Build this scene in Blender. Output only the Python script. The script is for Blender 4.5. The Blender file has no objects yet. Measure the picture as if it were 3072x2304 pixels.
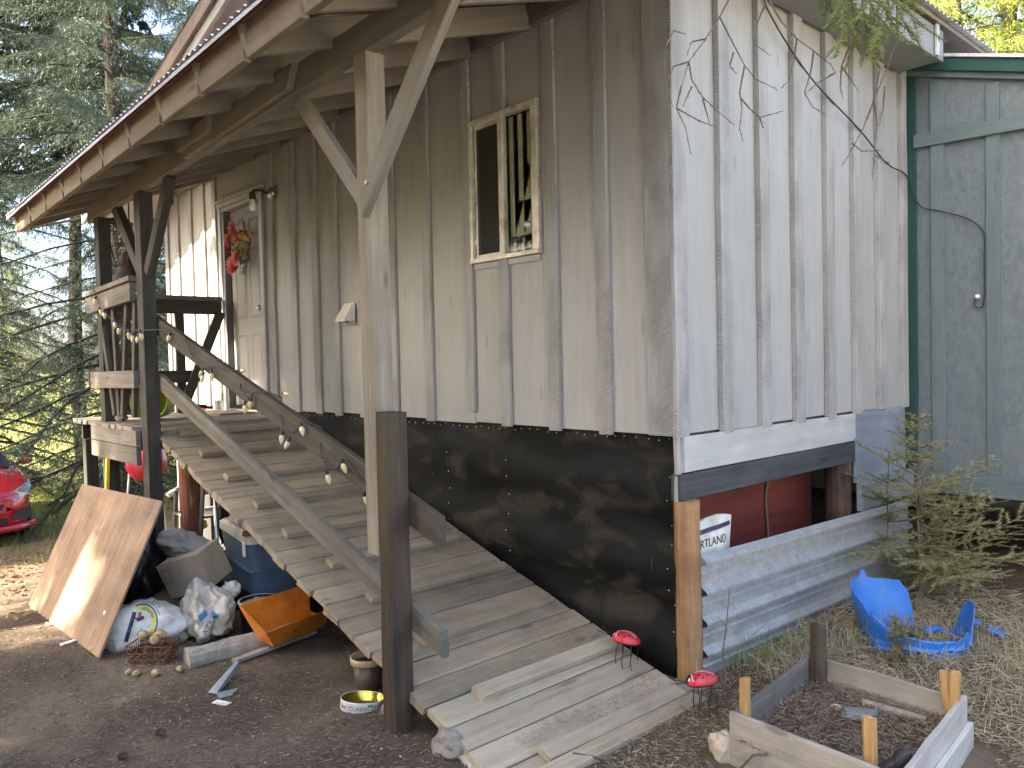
import bpy, bmesh, math, random
import numpy as np
from mathutils import Vector, Matrix, noise
from mathutils.bvhtree import BVHTree
random.seed(7); rng = np.random.default_rng(7)
scene = bpy.context.scene
COL = scene.collection
R = math.radians
# ------------------------------------------------------------------ camera
cam = bpy.data.cameras.new('camera'); cam.sensor_width = 36; cam.lens = 27.81; cam.clip_end = 2000; cam.clip_start = .05
camo = bpy.data.objects.new('camera', cam); COL.objects.link(camo); scene.camera = camo
CR = Matrix(((0.672996, -0.006276, 0.73962), (0.73928, 0.03718, -0.672371), (-0.02328, 0.999289, 0.029662)))
CP = Vector((2.3888, -3.2782, 1.65))
camo.matrix_world = Matrix.Translation(CP) @ CR.to_4x4()
# ------------------------------------------------------------------ sky and sun
SUN_PHI, SUN_EL = R(15), R(36)            # sun stands behind-left: from -Y, turned towards -X
sdir = Vector((-math.sin(SUN_PHI)*math.cos(SUN_EL), -math.cos(SUN_PHI)*math.cos(SUN_EL), math.sin(SUN_EL)))
w = bpy.data.worlds.new('World'); scene.world = w; w.use_nodes = True
wn = w.node_tree.nodes; wl = w.node_tree.links
sky = wn.new('ShaderNodeTexSky'); sky.sky_type = 'NISHITA'; sky.sun_disc = False
sky.sun_elevation = SUN_EL; sky.sun_rotation = math.atan2(sdir.x, sdir.y); sky.air_density = .8; sky.dust_density = 4.0; sky.ozone_density = .3
wn['Background'].inputs['Strength'].default_value = 0.15
wl.new(sky.outputs[0], wn['Background'].inputs['Color'])
sl = bpy.data.lights.new('sun', 'SUN'); sl.energy = 5.0; sl.angle = R(0.6); sl.color = (1, .90, .75)
so = bpy.data.objects.new('sun', sl); COL.objects.link(so); so.rotation_euler = sdir.to_track_quat('Z', 'Y').to_euler()
vs = scene.view_settings; vs.view_transform = 'Standard'; vs.look = 'None'; vs.exposure = 2.85; vs.gamma = 1
cy = scene.cycles; cy.max_bounces = 7; cy.diffuse_bounces = 3; cy.glossy_bounces = 3; cy.transmission_bounces = 4; cy.transparent_max_bounces = 8
# ------------------------------------------------------------------ material helpers
MATS = {}
class NT:
    def __init__(s, name):
        s.m = bpy.data.materials.new(name); s.m.use_nodes = True; s.t = s.m.node_tree
        s.b = s.t.nodes['Principled BSDF']; s.out = s.t.nodes['Material Output']; MATS[name] = s.m
    def n(s, typ, ins=None, **kw):
        nd = s.t.nodes.new(typ)
        for k, v in kw.items(): setattr(nd, k, v)
        for k, v in (ins or {}).items(): s.set(nd.inputs[k], v)
        return nd
    def set(s, sock, v):
        if isinstance(v, bpy.types.NodeSocket): s.t.links.new(v, sock)
        else:
            if isinstance(v, tuple) and len(v) == 3 and sock.type == 'RGBA': v = (*v, 1)
            sock.default_value = v
    def co(s, kind='Object', scale=(1, 1, 1), rand=True, rot=(0, 0, 0)):
        if kind == 'Pos': v = s.n('ShaderNodeNewGeometry').outputs['Position']
        else: v = s.n('ShaderNodeTexCoord').outputs[kind]
        if rand and kind != 'Pos':
            oi = s.n('ShaderNodeObjectInfo').outputs['Random']
            mu = s.n('ShaderNodeMath', {0: oi, 1: 61.0}, operation='MULTIPLY').outputs[0]
            v = s.n('ShaderNodeVectorMath', {0: v, 1: mu}, operation='ADD').outputs[0]
        return s.n('ShaderNodeMapping', {'Vector': v, 'Scale': scale, 'Rotation': rot}).outputs[0]
    def noise(s, vec, scale=1., detail=4., rough=.55, dist=0.):
        return s.n('ShaderNodeTexNoise', {'Vector': vec, 'Scale': scale, 'Detail': detail, 'Roughness': rough, 'Distortion': dist}).outputs['Fac']
    def ramp(s, f, stops, interp='LINEAR'):
        r = s.n('ShaderNodeValToRGB', {'Fac': f}); r.color_ramp.interpolation = interp
        e = r.color_ramp.elements
        while len(e) < len(stops): e.new(.5)
        for el, (p, c) in zip(e, stops):
            el.position = p; el.color = (*c, 1) if isinstance(c, tuple) else (c, c, c, 1)
        return r.outputs['Color']
    def mix(s, f, a, b, blend='MIX'):
        nd = s.n('ShaderNodeMix', data_type='RGBA', blend_type=blend)
        s.set(nd.inputs[0], f); s.set(nd.inputs[6], a); s.set(nd.inputs[7], b); return nd.outputs[2]
    def math(s, op, a, b=0.): return s.n('ShaderNodeMath', {0: a, 1: b}, operation=op).outputs[0]
    def bump(s, h, strength=.3, dist=.01, prev=None):
        nd = s.n('ShaderNodeBump', {'Height': h, 'Strength': strength, 'Distance': dist})
        if prev is not None: s.set(nd.inputs['Normal'], prev)
        return nd.outputs[0]
    def fin(s, color=None, rough=None, normal=None, metal=0., spec=None, **kw):
        if color is not None: s.set(s.b.inputs['Base Color'], color)
        if rough is not None: s.set(s.b.inputs['Roughness'], rough)
        if normal is not None: s.set(s.b.inputs['Normal'], normal)
        if spec is not None: s.set(s.b.inputs['Specular IOR Level'], spec)
        s.set(s.b.inputs['Metallic'], metal)
        for k, v in kw.items(): s.set(s.b.inputs[k], v)
        return s.m
def rndval(t, col, lo=.8, hi=1.2, island=False):
    r = t.n('ShaderNodeNewGeometry').outputs['Random Per Island'] if island else t.n('ShaderNodeObjectInfo').outputs['Random']
    v = t.n('ShaderNodeMapRange', {'Value': r, 'To Min': lo, 'To Max': hi}).outputs[0]
    return t.n('ShaderNodeHueSaturation', {'Color': col, 'Value': v}).outputs[0]
def wood(name, a, b, rough=.8, bump=.35, g=1., worn=None, wornt=.62, saw=0., rnd=(.85, 1.15), blotch=.35, knots=True, knotcol=.35, dust=None, axis=0):
    t = NT(name)
    sc = [16*g, 16*g, 16*g]; sc[axis] = .9*g
    v = t.co(scale=tuple(sc)); gr = t.noise(v, 1.6, 7, .62, .35)
    sc2 = [70*g, 70*g, 70*g]; sc2[axis] = 3*g
    fine = t.noise(t.co(scale=tuple(sc2)), 1.5, 3, .6)
    bl = t.noise(t.co(scale=(1.6, 3, 3)), 1.7, 5, .6)
    c = t.ramp(gr, [(.32, b), (.62, a)])
    c = t.mix(.35, c, t.ramp(fine, [(.35, b), (.65, a)]))
    c = t.mix(blotch, c, t.ramp(bl, [(.35, .25), (.65, 1.)]), 'MULTIPLY')
    h = t.mix(.45, gr, fine)
    if knots:
        ks = [5., 9., 9.]; ks[axis] = 2.4
        vo = t.n('ShaderNodeTexVoronoi', {'Vector': t.co(scale=tuple(ks)), 'Scale': .8, 'Randomness': 1.}).outputs['Distance']
        k = t.ramp(vo, [(.0, 1.), (.07, .8), (.13, 0.)])
        c = t.mix(t.math('MULTIPLY', k, .75), c, tuple(x*knotcol for x in b))
    if worn:
        wsc = [9., 14., 14.]; wsc[axis] = 1.2
        wf = t.noise(t.co(scale=tuple(wsc)), 1.3, 6, .65)
        wf = t.ramp(wf, [(wornt, 0.), (wornt+.06, 1.)])
        c = t.mix(wf, c, worn)
        h = t.mix(.5, h, t.n('ShaderNodeInvert', {'Color': wf}).outputs[0])
    if dust:
        df = t.noise(t.co('Pos', (1, 1, 1)), 4., 8, .7)
        c = t.mix(t.ramp(df, [(.42, 0.), (.7, .6)]), c, dust)
    c = rndval(t, c, *rnd)
    nm = t.bump(h, bump, .006)
    if saw:
        wv = t.n('ShaderNodeTexWave', {'Vector': t.co(scale=(1, 1, 1), rot=(0, 0, .45)), 'Scale': 26., 'Distortion': 3.5, 'Detail': 3., 'Detail Scale': .7}).outputs['Fac']
        msk = t.ramp(t.noise(t.co(scale=(2.2, 5, 5)), 1.2, 2), [(.4, 0.), (.6, 1.)])
        nm = t.bump(t.math('MULTIPLY', wv, msk), saw, .005, nm)
    return t.fin(c, t.ramp(gr, [(.3, min(1, rough+.1)), (.7, rough-.1)]), nm, spec=.3)
def plain(name, col, rough=.5, metal=0., bump=0., bs=60., var=.12, spec=.5, rnd=None, stains=None, **kw):
    t = NT(name)
    nz = t.noise(t.co(scale=(1, 1, 1)), 9., 6, .65)
    c = t.mix(t.ramp(nz, [(.3, 0.), (.7, 1.)]), tuple(x*(1-var) for x in col), tuple(min(1, x*(1+var)) for x in col))
    if stains:
        sf = t.noise(t.co(scale=(1, 1, 1)), 5., 8, .7); c = t.mix(t.ramp(sf, [(.5, 0.), (.68, .85)]), c, stains)
    if rnd: c = rndval(t, c, *rnd)
    nm = t.bump(t.noise(t.co(scale=(1, 1, 1)), bs, 4, .6), bump, .01) if bump else None
    return t.fin(c, t.ramp(nz, [(.3, max(0, rough-.08)), (.7, min(1, rough+.1))]), nm, metal, spec, **kw)
# ------------------------------------------------------------------ mesh helpers
WM = {}
def reg(o, M, parent):
    WM[o.name] = M
    if parent is not None:
        o.parent = parent; o.matrix_basis = WM[parent.name].inverted() @ M
    else: o.matrix_world = M
    return o
def T(*p): return Matrix.Translation(Vector(p))
def thing(name, label, cat, loc=(0, 0, 0), group=None, rot=None):
    o = bpy.data.objects.new(name, None); COL.objects.link(o); o.empty_display_size = .1
    o['label'] = label; o['category'] = cat
    if group: o['group'] = group
    M = T(*loc)
    if rot is not None: M = M @ rot
    return reg(o, M, None)
def tag(o, label, cat, group=None):
    o['label'] = label; o['category'] = cat
    if group: o['group'] = group
    return o
def kind(o, k): o['kind'] = k; return o
def setmat(me, mat):
    for m in (mat if isinstance(mat, (list, tuple)) else [mat]): me.materials.append(MATS[m] if isinstance(m, str) else m)
def mesh(name, V, F, mat, parent=None, M=None, smooth=False, fm=None):
    me = bpy.data.meshes.new(name); me.from_pydata([tuple(v) for v in V], [], F)
    setmat(me, mat)
    if fm: me.polygons.foreach_set('material_index', fm)
    if smooth: me.polygons.foreach_set('use_smooth', [True]*len(me.polygons))
    me.update()
    o = bpy.data.objects.new(name, me); COL.objects.link(o)
    return reg(o, M if M is not None else Matrix(), parent)
def npmesh(name, V, Fc, mat, parent=None, M=None, smooth=False):
    """V (n,3), Fc (m,k) equal-sized faces, fast path"""
    V = np.ascontiguousarray(V, np.float32); Fc = np.ascontiguousarray(Fc, np.int32); k = Fc.shape[1]
    me = bpy.data.meshes.new(name); me.vertices.add(len(V)); me.vertices.foreach_set('co', V.ravel())
    me.loops.add(Fc.size); me.loops.foreach_set('vertex_index', Fc.ravel())
    me.polygons.add(len(Fc)); me.polygons.foreach_set('loop_start', np.arange(0, Fc.size, k, dtype=np.int32))
    if smooth: me.polygons.foreach_set('use_smooth', np.ones(len(Fc), bool))
    setmat(me, mat); me.update(calc_edges=True)
    o = bpy.data.objects.new(name, me); COL.objects.link(o)
    return reg(o, M if M is not None else Matrix(), parent)
class MB:
    def __init__(s): s.V = []; s.F = []; s.fm = []; s.mi = 0
    def add(s, V, F):
        n = len(s.V); s.V += [Vector(v) for v in V]; s.F += [[i+n for i in f] for f in F]; s.fm += [s.mi]*len(F); return s
    def box(s, a, b, M=None):
        x0, y0, z0 = a; x1, y1, z1 = b
        V = [Vector(v) for v in ((x0,y0,z0),(x1,y0,z0),(x1,y1,z0),(x0,y1,z0),(x0,y0,z1),(x1,y0,z1),(x1,y1,z1),(x0,y1,z1))]
        if M: V = [M @ v for v in V]
        return s.add(V, [[0,3,2,1],[4,5,6,7],[0,1,5,4],[1,2,6,5],[2,3,7,6],[3,0,4,7]])
    def tube(s, P, r, n=8, cap=True, closed=False):
        P = [Vector(p) for p in P]; rr = r if isinstance(r, (list, tuple)) else [r]*len(P)
        m = len(P); rings = []; up = None
        for i, p in enumerate(P):
            d = (P[(i+1) % m] - P[i-1]) if closed else (P[min(i+1, m-1)] - P[max(i-1, 0)])
            d.normalize()
            if up is None: up = d.orthogonal().normalized()
            up = (up - d*up.dot(d)); up = up.normalized() if up.length > 1e-6 else d.orthogonal().normalized()
            sd = d.cross(up)
            rings.append([p + (up*math.cos(2*math.pi*k/n) + sd*math.sin(2*math.pi*k/n))*rr[i] for k in range(n)])
        V = [v for rg in rings for v in rg]; F = []
        for i in range(m if closed else m-1):
            j = (i+1) % m
            for k in range(n): F.append([i*n+k, i*n+(k+1) % n, j*n+(k+1) % n, j*n+k])
        if cap and not closed: F += [list(range(n))[::-1], [(m-1)*n+k for k in range(n)]]
        return s.add(V, F)
    def lathe(s, prof, n=20, M=None, sx=1., sy=1., cap0=False, cap1=False):
        V = []; F = []
        for r, z in prof:
            for k in range(n): V.append(Vector((r*sx*math.cos(2*math.pi*k/n), r*sy*math.sin(2*math.pi*k/n), z)))
        for i in range(len(prof)-1):
            for k in range(n): F.append([i*n+k, i*n+(k+1) % n, (i+1)*n+(k+1) % n, (i+1)*n+k])
        if cap0: F.append(list(range(n))[::-1])
        if cap1: F.append([(len(prof)-1)*n+k for k in range(n)])
        if M: V = [M @ v for v in V]
        return s.add(V, F)
    def prism(s, poly, h, M=None):
        n = len(poly); V = [Vector((x, y, 0)) for x, y in poly] + [Vector((x, y, h)) for x, y in poly]
        if M: V = [M @ v for v in V]
        return s.add(V, [list(range(n))[::-1], list(range(n, 2*n))] + [[i, (i+1) % n, n+(i+1) % n, n+i] for i in range(n)])
    def go(s, name, mat, parent=None, M=None, smooth=False):
        return mesh(name, s.V, s.F, mat, parent, M, smooth, s.fm if isinstance(mat, (list, tuple)) else None)
def frame(p0, p1, up):
    x = (Vector(p1)-Vector(p0)); L = x.length; x /= L
    z = Vector(up) - x*Vector(up).dot(x); z.normalize(); y = z.cross(x)
    M = Matrix((x, y, z)).transposed().to_4x4(); M.translation = Vector(p0); return M, L
def plank(name, p0, p1, wd, th, up, mat, parent=None, ch=.003, n=1, wob=0., cut0=0., cut1=0., rag=0.):
    """board from p0 to p1 (centre line); wd along local Y, th along local Z; chamfered edges, own local axes for the grain"""
    M, L = frame(p0, p1, up); c = ch; a = wd/2; b = th/2
    sec = [(-a+c, -b), (a-c, -b), (a, -b+c), (a, b-c), (a-c, b), (-a+c, b), (-a, b-c), (-a, -b+c)]
    V = []; F = []
    for i in range(n+1):
        t = i/n; dy = random.uniform(-wob, wob); dz = random.uniform(-wob, wob)*.5; dw = random.uniform(-wob, wob)
        for (y, z) in sec:
            x = t*L
            if i == 0: x += cut0*y/a + random.uniform(-rag, rag)
            if i == n: x += cut1*y/a + random.uniform(-rag, rag)
            V.append((x, y + dy + (dw if y > 0 else -dw)*.5, z+dz))
    for i in range(n):
        for k in range(8): F.append([i*8+k, i*8+(k+1) % 8, (i+1)*8+(k+1) % 8, (i+1)*8+k])
    F += [list(range(8))[::-1], [n*8+k for k in range(8)]]
    return mesh(name, V, F, mat, parent, M)
def bx(name, x, y, z, mat, parent=None, ax=None, ch=.003, n=1, wob=0., rag=0.):
    """axis aligned board given by ranges; grain along its longest side (or ax)"""
    d = [x[1]-x[0], y[1]-y[0], z[1]-z[0]]; c = [(x[0]+x[1])/2, (y[0]+y[1])/2, (z[0]+z[1])/2]
    if ax is None: ax = d.index(max(d))
    oth = [i for i in range(3) if i != ax]; ti = min(oth, key=lambda i: d[i]); wi = [i for i in oth if i != ti][0]
    p0 = list(c); p1 = list(c); p0[ax] -= d[ax]/2; p1[ax] += d[ax]/2; up = [0, 0, 0]; up[ti] = 1
    return plank(name, p0, p1, d[wi], d[ti], up, mat, parent, min(ch, d[ti]*.3), n, wob, 0, 0, rag)
def copy(o, M, parent=None, label=None):
    c = o.copy(); COL.objects.link(c); c.parent = None; reg(c, M, parent)
    if label: c['label'] = label
    return c
def copy_tree(root, M, label=None):
    r = copy(root, M, None, label); inv = WM[root.name].inverted()
    for ch in list(root.children):
        c = copy(ch, M @ inv @ WM[ch.name], r)
        for g in list(ch.children): copy(g, M @ inv @ WM[g.name], c)
    return r
def fbm(p, o=4): return noise.fractal(Vector(p), 1., 2., o)
def text2d(s, size=1.):
    cu = bpy.data.curves.new('txt', 'FONT'); cu.body = s; cu.size = size; cu.align_x = 'CENTER'; cu.align_y = 'CENTER'; cu.resolution_u = 3
    o = bpy.data.objects.new('txt', cu); COL.objects.link(o)
    me = bpy.data.meshes.new_from_object(o.evaluated_get(bpy.context.evaluated_depsgraph_get()))
    V = [tuple(v.co) for v in me.vertices]; F = [list(p.vertices) for p in me.polygons]
    bpy.data.objects.remove(o); bpy.data.curves.remove(cu); bpy.data.meshes.remove(me)
    return V, F

# ------------------------------------------------------------------ materials
wood('siding', (.365, .357, .33), (.325, .318, .293), .62, .55, 1., saw=.0, rnd=(.95, 1.05), blotch=.1, knots=True, knotcol=.75)
wood('batten', (.365, .357, .33), (.30, .293, .27), .66, .6, 1., saw=.9, rnd=(.93, 1.06), blotch=.12, knots=False)
wood('porch', (.25, .215, .17), (.18, .155, .122), .72, .4, 1., rnd=(.88, 1.12), blotch=.3, worn=(.29, .25, .19), wornt=.7)
wood('fascia_wood', (.23, .18, .125), (.165, .128, .09), .7, .4, .9, rnd=(.9, 1.12), blotch=.35, worn=(.28, .23, .165), wornt=.68)
wood('post_weathered', (.30, .255, .19), (.19, .155, .11), .75, .6, .9, worn=(.30, .18, .10), wornt=.63, blotch=.3)
wood('dark_post', (.085, .062, .042), (.04, .03, .022), .6, .5, .8, worn=(.30, .13, .045), wornt=.68, blotch=.5)
wood('dark_frame', (.075, .066, .056), (.04, .036, .032), .7, .4, 1., blotch=.4)
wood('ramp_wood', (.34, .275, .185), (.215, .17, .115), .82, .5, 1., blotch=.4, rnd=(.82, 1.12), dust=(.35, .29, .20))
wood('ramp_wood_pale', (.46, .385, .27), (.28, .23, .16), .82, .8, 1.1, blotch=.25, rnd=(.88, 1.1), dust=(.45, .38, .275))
wood('rail_wood', (.10, .08, .06), (.055, .045, .035), .65, .5, 1., worn=(.2, .175, .14), wornt=.66, blotch=.45)
wood('deck_wood', (.34, .30, .24), (.2, .17, .13), .8, .5, 1., blotch=.4, worn=(.38, .26, .17), wornt=.66)
wood('grey_wood', (.22, .20, .165), (.115, .105, .088), .8, .7, 1., blotch=.4)
wood('raw_wood', (.48, .28, .12), (.30, .16, .07), .6, .5, .8, blotch=.3, worn=(.5, .38, .22), wornt=.62)
wood('log_wood', (.42, .25, .12), (.22, .11, .05), .65, .8, .9, blotch=.5, worn=(.45, .36, .24), wornt=.6, axis=2)
wood('plywood', (.36, .24, .15), (.23, .148, .092), .7, .4, .7, blotch=.5, knots=True, knotcol=.3, axis=1)
wood('bed_board', (.42, .37, .30), (.27, .235, .19), .75, .5, .7, blotch=.45, knotcol=.4)
wood('bed_board_pale', (.52, .49, .44), (.36, .335, .30), .7, .4, .5, blotch=.4, knotcol=.3)
wood('stake_wood', (.50, .31, .13), (.36, .2, .075), .6, .5, 1., blotch=.25)
wood('driftwood', (.36, .33, .27), (.20, .18, .145), .85, .7, .8, blotch=.4)
wood('red_ply', (.20, .045, .032), (.13, .03, .022), .6, .4, .7, blotch=.3, knots=False, axis=0)
wood('shed_trim', (.13, .165, .165), (.10, .13, .13), .6, .4, 1., blotch=.2, knotcol=.8, rnd=(.94, 1.06))
wood('green_trim', (.022, .075, .062), (.014, .05, .043), .5, .3, 1., blotch=.25, knots=False)
wood('white_board', (.46, .455, .435), (.38, .375, .36), .6, .4, .8, blotch=.25, worn=(.50, .44, .36), wornt=.66, knotcol=.8)
wood('blue_panel', (.27, .30, .34), (.20, .225, .265), .55, .3, .8, blotch=.35, knots=False)
wood('black_beam', (.07, .075, .08), (.035, .037, .04), .6, .5, 1., worn=(.22, .22, .22), wornt=.69, blotch=.4)
wood('bark_dark', (.085, .05, .035), (.035, .022, .016), .8, .9, .9, blotch=.5, worn=(.2, .09, .05), wornt=.64, axis=2)
wood('bark_red', (.30, .11, .05), (.16, .055, .028), .8, .9, .9, blotch=.5, worn=(.42, .36, .2), wornt=.58, axis=2)
plain('door_paint', (.29, .28, .255), .6, bump=.05, var=.05)
plain('trim_paint', (.33, .325, .305), .5, bump=.15, bs=40, var=.1)
plain('jamb_dark', (.10, .10, .10), .5)
plain('alu', (.62, .58, .49), .45, .35, bump=.1, var=.2, stains=(.30, .22, .13))
plain('steel', (.5, .5, .48), .35, .9)
plain('pane_tone_sheet', (.36, .35, .24), .8, bump=.4, bs=20, var=.2); plain('pane_tone_sheet_dark', (.16, .15, .12), .8); plain('soffit_grey', (.19, .185, .175), .6, bump=.2, bs=30, var=.1); plain('flashing', (.38, .37, .35), .45, .2, bump=.2, bs=12, var=.2, stains=(.26, .18, .12)); plain('dark_room', (.05, .05, .047), .9)  # first two carry the olive tone of dull, reflecting panes
plain('white_plastic', (.75, .73, .68), .4, var=.06)
plain('cream_plastic', (.60, .56, .47), .45, var=.12, stains=(.28, .22, .13))
plain('black_cable', (.012, .012, .013), .45)
plain('brown_cable', (.15, .11, .08), .6)
t = NT('sheathing'); t.fin(t.mix(t.ramp(t.noise(t.co('Pos'), 6, 5), [(.4, 0.), (.6, 1.)]), (.16, .065, .035), (.22, .10, .06)), .8)
# tar paper skirt: black felt, glossy ripples, dusty worn bands
t = NT('tar_paper')
p = t.co('Pos', (1, 1, 1)); nb = t.noise(t.co('Pos', (1.1, 1, 2.3)), 2.2, 4, .5, .6)
sp = t.noise(p, 240, 2, .7)
dust = t.math('MULTIPLY', t.ramp(nb, [(.5, 0.), (.68, 1.)]), t.ramp(sp, [(.42, .15), (.62, 1.)]))
c = t.mix(dust, (.0055, .0057, .0052), (.08, .068, .044))
drip = t.ramp(t.noise(t.co('Pos', (28, 1, 2.5)), 1.2, 3, .5), [(.72, 0.), (.78, .6)])
c = t.mix(drip, c, (.2, .18, .14))
nm = t.bump(sp, .5, .004)
t.fin(c, t.ramp(nb, [(.3, .45), (.7, .7)]), nm, spec=.2)
# corrugated galvanised metal
t = NT('galvanised')
sp = t.n('ShaderNodeRGBToBW', {0: t.n('ShaderNodeTexVoronoi', {'Vector': t.co(), 'Scale': 55.}).outputs['Color']}).outputs[0]
nz = t.noise(t.co(scale=(2, 6, 6)), 2.4, 6, .65)
c = t.mix(.12, t.ramp(nz, [(.3, (.40, .41, .41)), (.7, (.54, .55, .55))]), sp, 'OVERLAY')
c = t.mix(t.ramp(t.noise(t.co(scale=(3, 30, 3)), 1.6, 4), [(.66, 0.), (.74, .5)]), c, (.75, .75, .73))
t.fin(c, t.ramp(nz, [(.3, .34), (.7, .5)]), t.bump(nz, .08, .004), .6)
t = NT('roof_metal')
nz = t.noise(t.co(scale=(2, 2, 2)), 3., 6, .65)
c = t.mix(t.ramp(nz, [(.5, 0.), (.7, 1.)]), (.62, .62, .60), (.34, .26, .18)); t.fin(c, .5, None, .4)
# glass: thin pane
t = NT('glass'); g = t.n('ShaderNodeBsdfGlossy', {'Color': (.9, .92, .9), 'Roughness': .02}); tr = t.n('ShaderNodeBsdfTransparent', {'Color': (.93, .95, .92)})
fc = t.n('ShaderNodeLayerWeight', {'Blend': .5}).outputs['Facing']; fr = t.math('ADD', t.math('MULTIPLY', t.math('POWER', fc, 4.), .9), .06)
mx = t.n('ShaderNodeMixShader', {0: fr}); t.t.links.new(tr.outputs[0], mx.inputs[1]); t.t.links.new(g.outputs[0], mx.inputs[2]); t.t.links.new(mx.outputs[0], t.out.inputs['Surface'])
t = NT('fly_screen'); tr = t.n('ShaderNodeBsdfTransparent'); mx = t.n('ShaderNodeMixShader', {0: .55}); t.fin((.03, .03, .028), .8)
t.t.links.new(tr.outputs[0], mx.inputs[2]); t.t.links.new(t.b.outputs[0], mx.inputs[1]); t.t.links.new(mx.outputs[0], t.out.inputs['Surface'])
# shed sheet: strand board under paint
t = NT('shed_board')
f1 = t.n('ShaderNodeTexVoronoi', {'Vector': t.co('Pos', (1, 1, .35), rot=(0, .5, 0)), 'Scale': 26.}); f2 = t.noise(t.co('Pos', (1, 1, .5), rot=(0, -.4, 0)), 22, 5, .7, 1.2)
c = t.mix(t.ramp(f2, [(.35, 0.), (.65, 1.)]), (.10, .12, .12), (.14, .165, .165))
nm = t.bump(f2, .55, .008); nm = t.bump(f1.outputs['Distance'], .25, .006, nm); t.fin(c, .6, nm, spec=.35)
# ground
t = NT('ground')
pos = t.n('ShaderNodeNewGeometry').outputs['Position']; sx = t.n('ShaderNodeSeparateXYZ', {0: pos})
n1 = t.noise(t.co('Pos', (1, 1, 1)), 1.3, 6, .6); n2 = t.noise(t.co('Pos', (1, 1, 1)), 38, 6, .7); n3 = t.noise(t.co('Pos', (1, 1, 1)), 140, 3, .7)
soil = t.mix(t.ramp(n2, [(.35, 0.), (.65, 1.)]), (.042, .031, .022), (.118, .088, .06))
soil = t.mix(t.ramp(n3, [(.4, 0.), (.7, .6)]), soil, (.17, .132, .092))
soil = t.mix(t.ramp(n1, [(.42, 0.), (.62, .8)]), soil, (.205, .16, .11))
gr = t.mix(t.ramp(n2, [(.35, 0.), (.65, 1.)]), (.16, .19, .045), (.36, .34, .10))
edge = t.math('ADD', sx.outputs[0], t.math('MULTIPLY', n1, 3.2))
fg = t.n('ShaderNodeMapRange', {'Value': edge, 'From Min': -9.4, 'From Max': -10.8}).outputs[0]
leafs = t.mix(t.ramp(n2, [(.4, 0.), (.6, 1.)]), (.11, .06, .035), (.27, .16, .09))
fl = t.n('ShaderNodeMapRange', {'Value': edge, 'From Min': -4.2, 'From Max': -6.5}).outputs[0]
c = t.mix(t.math('MULTIPLY', fl, .75), soil, leafs); c = t.mix(fg, c, gr)
straw = t.mix(t.ramp(n2, [(.35, 0.), (.65, 1.)]), (.42, .38, .29), (.60, .55, .45))  # unseen yard, made pale to bounce light onto the side wall
f_bounce = t.n('ShaderNodeMapRange', {'Value': t.math('ADD', sx.outputs[0], n1), 'From Min': 2.0, 'From Max': 3.4}).outputs[0]
c = t.mix(f_bounce, c, straw)
nm = t.bump(n2, .9, .02); nm = t.bump(n3, .6, .006, nm); t.fin(c, .95, nm, spec=.15)
# ------------------------------------------------------------------ ground sheet
def gz(x, y):
    s = min(1, max(0, (-x-3.2)/7.)); s = s*s*(3-2*s)
    z = -.72*s
    d = math.hypot(x-.5, y-.2)
    if d < 14:
        z += .018*fbm((x*1.3, y*1.3, .3), 3) + .010*fbm((x*5, y*5, 2), 3)
        z += .05*math.exp(-((x-.35)**2+(y-1.35)**2)/.5)        # little mound by the barrel
        z -= .02*math.exp(-((x+.2)**2+(y+.9)**2)/.6)
    else: z += .08*fbm((x*.1, y*.1, 5), 2)
    return z
def axis_pts(lo, hi, step, far):
    a = list(np.arange(lo, hi+1e-6, step)); d = step
    x = lo
    while x > -far: d *= 1.22; x -= d; a.insert(0, x)
    x = hi; d = step
    while x < far: d *= 1.22; x += d; a.append(x)
    return a
gx, gy = axis_pts(-5.2, 2.6, .075, 900), axis_pts(-3.0, 3.6, .075, 900)
V = [(x, y, gz(x, y)) for y in gy for x in gx]; nx = len(gx)
F = [[j*nx+i, j*nx+i+1, (j+1)*nx+i+1, (j+1)*nx+i] for j in range(len(gy)-1) for i in range(nx-1)]
kind(mesh('ground', V, F, 'ground', smooth=True), 'structure')

# ------------------------------------------------------------------ cabin
cabin = thing('cabin', 'grey board and batten cabin with lean-to porch roof and tar paper skirt', 'house', (-3.6, 1.5, 0))
RX, RZ, RS = -2.85, 4.74, .262                     # ridge x, ridge top z, roof pitch
def rtop(x): return RZ - RS*abs(x-RX)
WIN = (-1.552, -.925, 2.275, 3.175); DOOR = (-5.52, -4.60, 1.2, 3.27)
def wall_pieces(x0, x1, z0, z1):
    out = [(x0, x1, z0, z1)]
    for hx0, hx1, hz0, hz1 in (WIN, DOOR):
        nxt = []
        for a, b, c, d in out:
            if b <= hx0 or a >= hx1 or d <= hz0 or c >= hz1: nxt.append((a, b, c, d)); continue
            if a < hx0-.005: nxt.append((a, hx0, c, d))
            if b > hx1+.005: nxt.append((hx1, b, c, d))
            m0, m1 = max(a, hx0), min(b, hx1)
            if c < hz0: nxt.append((m0, m1, c, hz0))
            if d > hz1: nxt.append((m0, m1, hz1, d))
        out = nxt
    return out
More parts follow.
